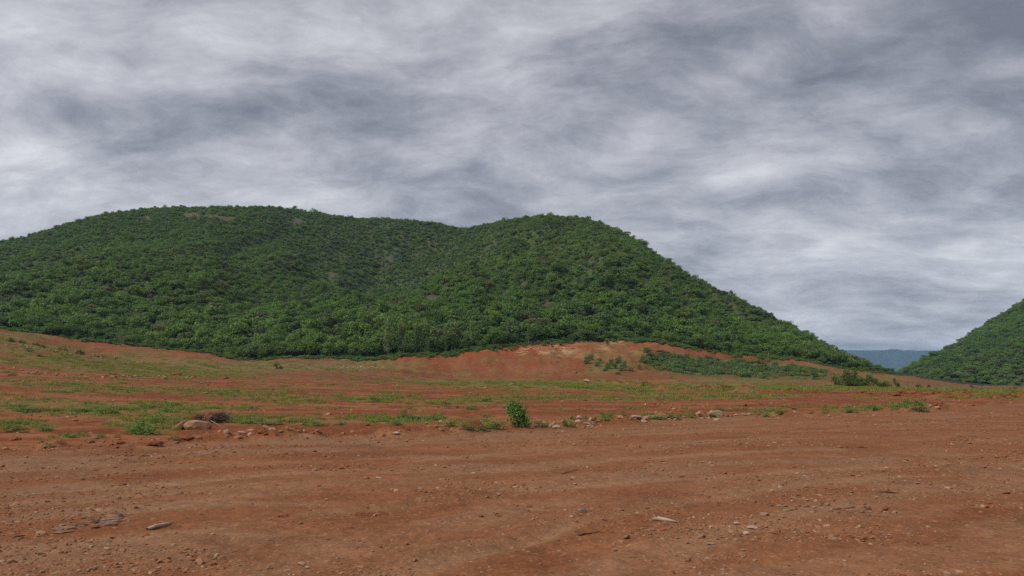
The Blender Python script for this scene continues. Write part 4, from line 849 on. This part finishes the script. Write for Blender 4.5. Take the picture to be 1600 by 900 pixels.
weed(12, 587, 22, 9, 'dark green weed clump on the lower rubble row', 1, 'weed', 'plant', None, WEEDM, 60); weed(44, 549, 14, 7, 'bright weed below the upper rubble row', 2, 'weed', 'plant', None, WEEDM, 90); weed(62, 558, 10, 5, 'dark little bush between the two rubble rows', 0, 'bush', 'bush', None, DARKM, 90)
ur = random.Random(9)
for k in range(16):
    t = ur.random(); px = 14 + 190 * t; weed(px, 533 + 34 * t + ur.uniform(-1.5, 1.5), ur.uniform(4, 12), ur.uniform(2, 5), 'low dark bush in the hedge-like line behind the upper rubble row', k, 'bush', 'bush', 'low bushes behind the upper rubble row', DARKM, 110)
for k in range(40):
    px = ur.uniform(1010, 1270); c0 = np.interp(px, [1010, 1060, 1130, 1200, 1270], [557, 562, 570, 578, 586]); py = c0 + ur.uniform(-9, 16)
    weed(px, min(py, 592), ur.uniform(10, 24), ur.uniform(4, 8), 'low spreading shrub in the weedy scrub on the bank slope', k, 'shrub', 'shrub', 'scrub on the bank slope', SHRUBM if k % 3 else DARKM, 215)
rg = np.random.default_rng(61); sp = np.c_[rg.uniform(1000, 1290, 4200), rg.uniform(546, 593, 4200)]
c0 = np.interp(sp[:, 0], [1000, 1060, 1130, 1200, 1290], [552, 551, 558, 566, 577]); c1 = np.interp(sp[:, 0], [1000, 1060, 1290], [574, 590, 595])
Yq = np.interp(sp[:, 1], [548, 592], [318, 268]); xq = (sp[:, 0] - 800) / F * Yq; zq = gh(xq, Yq); _, pyq = px_of(xq, Yq, zq)
jt = (fbm(xq * .12, Yq * .12, 3, 66) - .5) * 26
k = (pyq > c0 + jt * .3) & (pyq < c1 + jt - 3) & (rg.uniform(size=len(xq)) < (1.05 - sstep(c1 - 14, c1, pyq)) * (.06 + 1.0 * sstep(.40, .56, fbm(xq * .045, Yq * .16, 4, 63, .6)))); xq, Yq, zq = xq[k], Yq[k], zq[k]; n = len(xq); s_ = rg.uniform(.5, 1.7, n)
SCR = bpy.data.collections.new('scrub_shapes')
for i in range(6): SCR.objects.link(bpy.data.objects.new('scrub_shape_%02d' % i, leafy(480 + i, 110, 1.5, .62, .11, (M_SHRUB, M_SHRUB, M_OLIVE, M_SHRUB, M_LEAF[0], M_OLIVE)[i], 5, .3)))
scatter('undergrowth', np.c_[xq, Yq, zq - .05], np.c_[np.zeros((n, 2)), rg.uniform(0, 6.28, n)], np.c_[s_ * 1.2, s_ * 1.2, s_], rg.integers(0, 6, n), SCR, 'low green scrub draped over the slope of the red bank')
# bare grey shrubs
def dead(px, py, w, h, label, seed, ymin):
    g = hit(px, py, ymin); s = g[1] / F; r = random.Random(seed); parts = []
    def grow(p, d_, ln, rad, lv):
        e = p + d_ * ln; parts.append(tube([p, (p + e) / 2 + Vector((r.gauss(0, .04), r.gauss(0, .04), 0)) * ln, e], [rad, rad * .8, rad * .6], 4))
        if lv:
            for _ in range(3): grow(e, (d_ + Vector((r.gauss(0, .55), r.gauss(0, .55), r.gauss(.05, .3)))).normalized(), ln * .68, rad * .6, lv - 1)
    for k in range(7):
        a = k * .9; grow(Vector((0, 0, -.02)), Vector((math.cos(a) * .7, math.sin(a) * .7, 1)).normalized(), .30, .016, 3)
    v, q = join([(np.array(a), b) for a, b in parts]); o = obj('bare_shrub', mesh_from('bare_shrub', v, q, M_DEADWOOD), None, tuple(g), (0, 0, 0), (w * s * .8, w * s * .8, h * s)); tag(o, label, 'shrub'); return o
dead(491, 560, 30, 20, 'bare purplish-grey leafless shrub at the foot of the forest', 1, 200)
dead(188, 541, 24, 24, 'bare grey leafless shrub above the bare red strip', 2, 230)
# brush heap and sticks
def sticks(name, px, py, w, h, n, seed, material, label, cat):
    g = hit(px, py); s = g[1] / F; r = random.Random(seed); parts = []
    for i in range(n):
        c0 = Vector((r.gauss(0, .17) * w * s, r.gauss(0, .14) * w * s, abs(r.gauss(.25, .22)) * h * s)); d_ = Vector((r.gauss(0, 1), r.gauss(0, 1), r.gauss(.1, .55))).normalized(); ln = r.uniform(.08, .30) * w * s
        b_ = Vector((r.gauss(0, .2), r.gauss(0, .2), r.gauss(0, .2))) * ln; rad = r.uniform(.003, .010)
        a0, a1 = c0 - d_ * ln, c0 + d_ * ln; a0.z = max(a0.z, -.03); a1.z = max(a1.z, -.03)
        parts.append(tube([a0, c0 + b_ * .5, a1], [rad, rad, rad * .5], 4))
    v, q = join([(np.array(a), b) for a, b in parts]); return tag(obj(name, mesh_from(name, v, q, material), None, tuple(g)), label, cat)
M_TWIG = solid_mat('dark_twig', (.05, .035, .028), (.15, .10, .075), 9, .9, 0); M_WOOD = solid_mat('weathered_wood', (.26, .19, .13), (.42, .33, .25), 6, .85, .3)
sticks('brush_heap', 341, 661, 48, 22, 260, 3, M_TWIG, 'dark tangled heap of dead brush behind the large tan boulder', 'brush')
sticks('brush_heap', 311, 657, 26, 16, 120, 5, M_TWIG, 'smaller tangle of dead twigs just behind the boulder top', 'brush')
def stick(p0, p1, rad, label, material=M_WOOD, up=0.0, up2=0.0, name='stick', flat=1.0):
    a, b_ = hit(*p0), hit(*p1); a = a + np.array([0, 0, rad * .6 + up]); b_ = b_ + np.array([0, 0, rad * .6 + up2]); mid = (a + b_) / 2 + np.array([.01, .008, rad * .2]); q1 = a * .75 + b_ * .25 + np.array([0, .015, rad * .3])
    o0 = a.copy(); v, q = tube([a - o0, q1 - o0, mid - o0, b_ - o0], [rad * .7, rad, rad * .9, rad * .35]); return tag(obj(name, mesh_from(name, v, q, material), None, tuple(o0)), label, 'stick')
stick((319, 659), (326, 661), .014, 'pale stick poking up out of the brush heap', M_WOOD, .18, .44)
stick((329, 662), (348, 669), .010, 'thin pale stick leaning from the brush heap to the ground', M_WOOD, .12, 0)
stick((230, 829), (271, 818), .022, 'grey weathered stick lying beside the purplish outcrop'); stick((904, 837), (938, 831), .008, 'thin dark curved twig on the open pad', M_TWIG)
stick((1020, 813), (1057, 817), .026, 'pale split piece of wood lying on the pad', M_WOOD); stick((878, 741), (904, 734), .010, 'dark stick on the pad below the tall bush', M_TWIG); stick((20, 840), (40, 837), .010, 'dark twig at the near end of the purplish outcrop', M_TWIG)
stick((1373, 769), (1404, 771), .012, 'dark curved twig beyond the long flaky strip', M_TWIG); stick((1340, 699), (1356, 700), .014, 'short dark stick far over the pad', M_TWIG); stick((218, 713), (240, 713), .012, 'dark stick near the pad edge clods', M_TWIG); stick((291, 710), (318, 713), .012, 'dark forked stick below the large boulder', M_TWIG)
# marker stakes at the bank top
M_STAKE = solid_mat('white_stake', (.55, .52, .45), (.72, .70, .64), 4, .7, 0)
for px, py, h, lab in ((1172, 554, 7, 'thin white stake at the top of the red bank'), (1201, 557, 6, 'second thin white stake, lower along the bank top')):
    g = hit(px, py, 200); s = g[1] / F; v, q = tube([(0, 0, -.3), (0, 0, h * s * .5), (.03, 0, h * s)], [.11, .11, .09]); tag(obj('stake', mesh_from('stake', v, q, M_STAKE), None, tuple(g)), lab, 'stake', 'stakes on the bank top')
# yellowing trees in the canopy
for px, py, lab in ((167, 463, 'pale yellow-cream flowering tree high in the canopy of the hill'), (762, 454, 'yellow-brown tree standing out in the canopy of the knoll')):
    u = pu(px); Y = np.linspace(340, 760, 900); dz = EYE + (HY - py) / F * Y - hill_h(u * Y, Y); i = int(np.nonzero(dz <= 0)[0][0]); Y = Y[i]
    o = bpy.data.objects.new('forest_tree', None); C.objects.link(o); o.location = (u * Y, Y, float(hill_h(np.array([u * Y]), np.array([Y]))[0])); o.scale = (1.15, 1.15, 1.35); tag(o, lab, 'tree')
    me = CROWN[(2, 0)].copy(); me.materials.clear(); me.materials.append(M_FLOWER); obj('crown', me, o); obj('trunk', TRUNK[2], o)

# ------------------------------------------------------------------ the air
hz, T = mat('haze'); o = T.new('ShaderNodeOutputMaterial'); pv = T.new('ShaderNodeVolumePrincipled')
pv.inputs['Color'].default_value = (.36, .60, 1.0, 1); pv.inputs['Density'].default_value = 0.000066; pv.inputs['Anisotropy'].default_value = 0.0
T.l.new(pv.outputs[0], o.inputs['Volume'])
bm = bmesh.new(); bmesh.ops.create_cube(bm, size=1.0); me = bpy.data.meshes.new('haze'); bm.to_mesh(me); bm.free(); me.materials.append(hz)
tag(obj('haze', me, None, (0, 0, 170), (0, 0, 0), (25000, 25000, 440)), 'thin blue haze filling the valley air', kind='stuff')
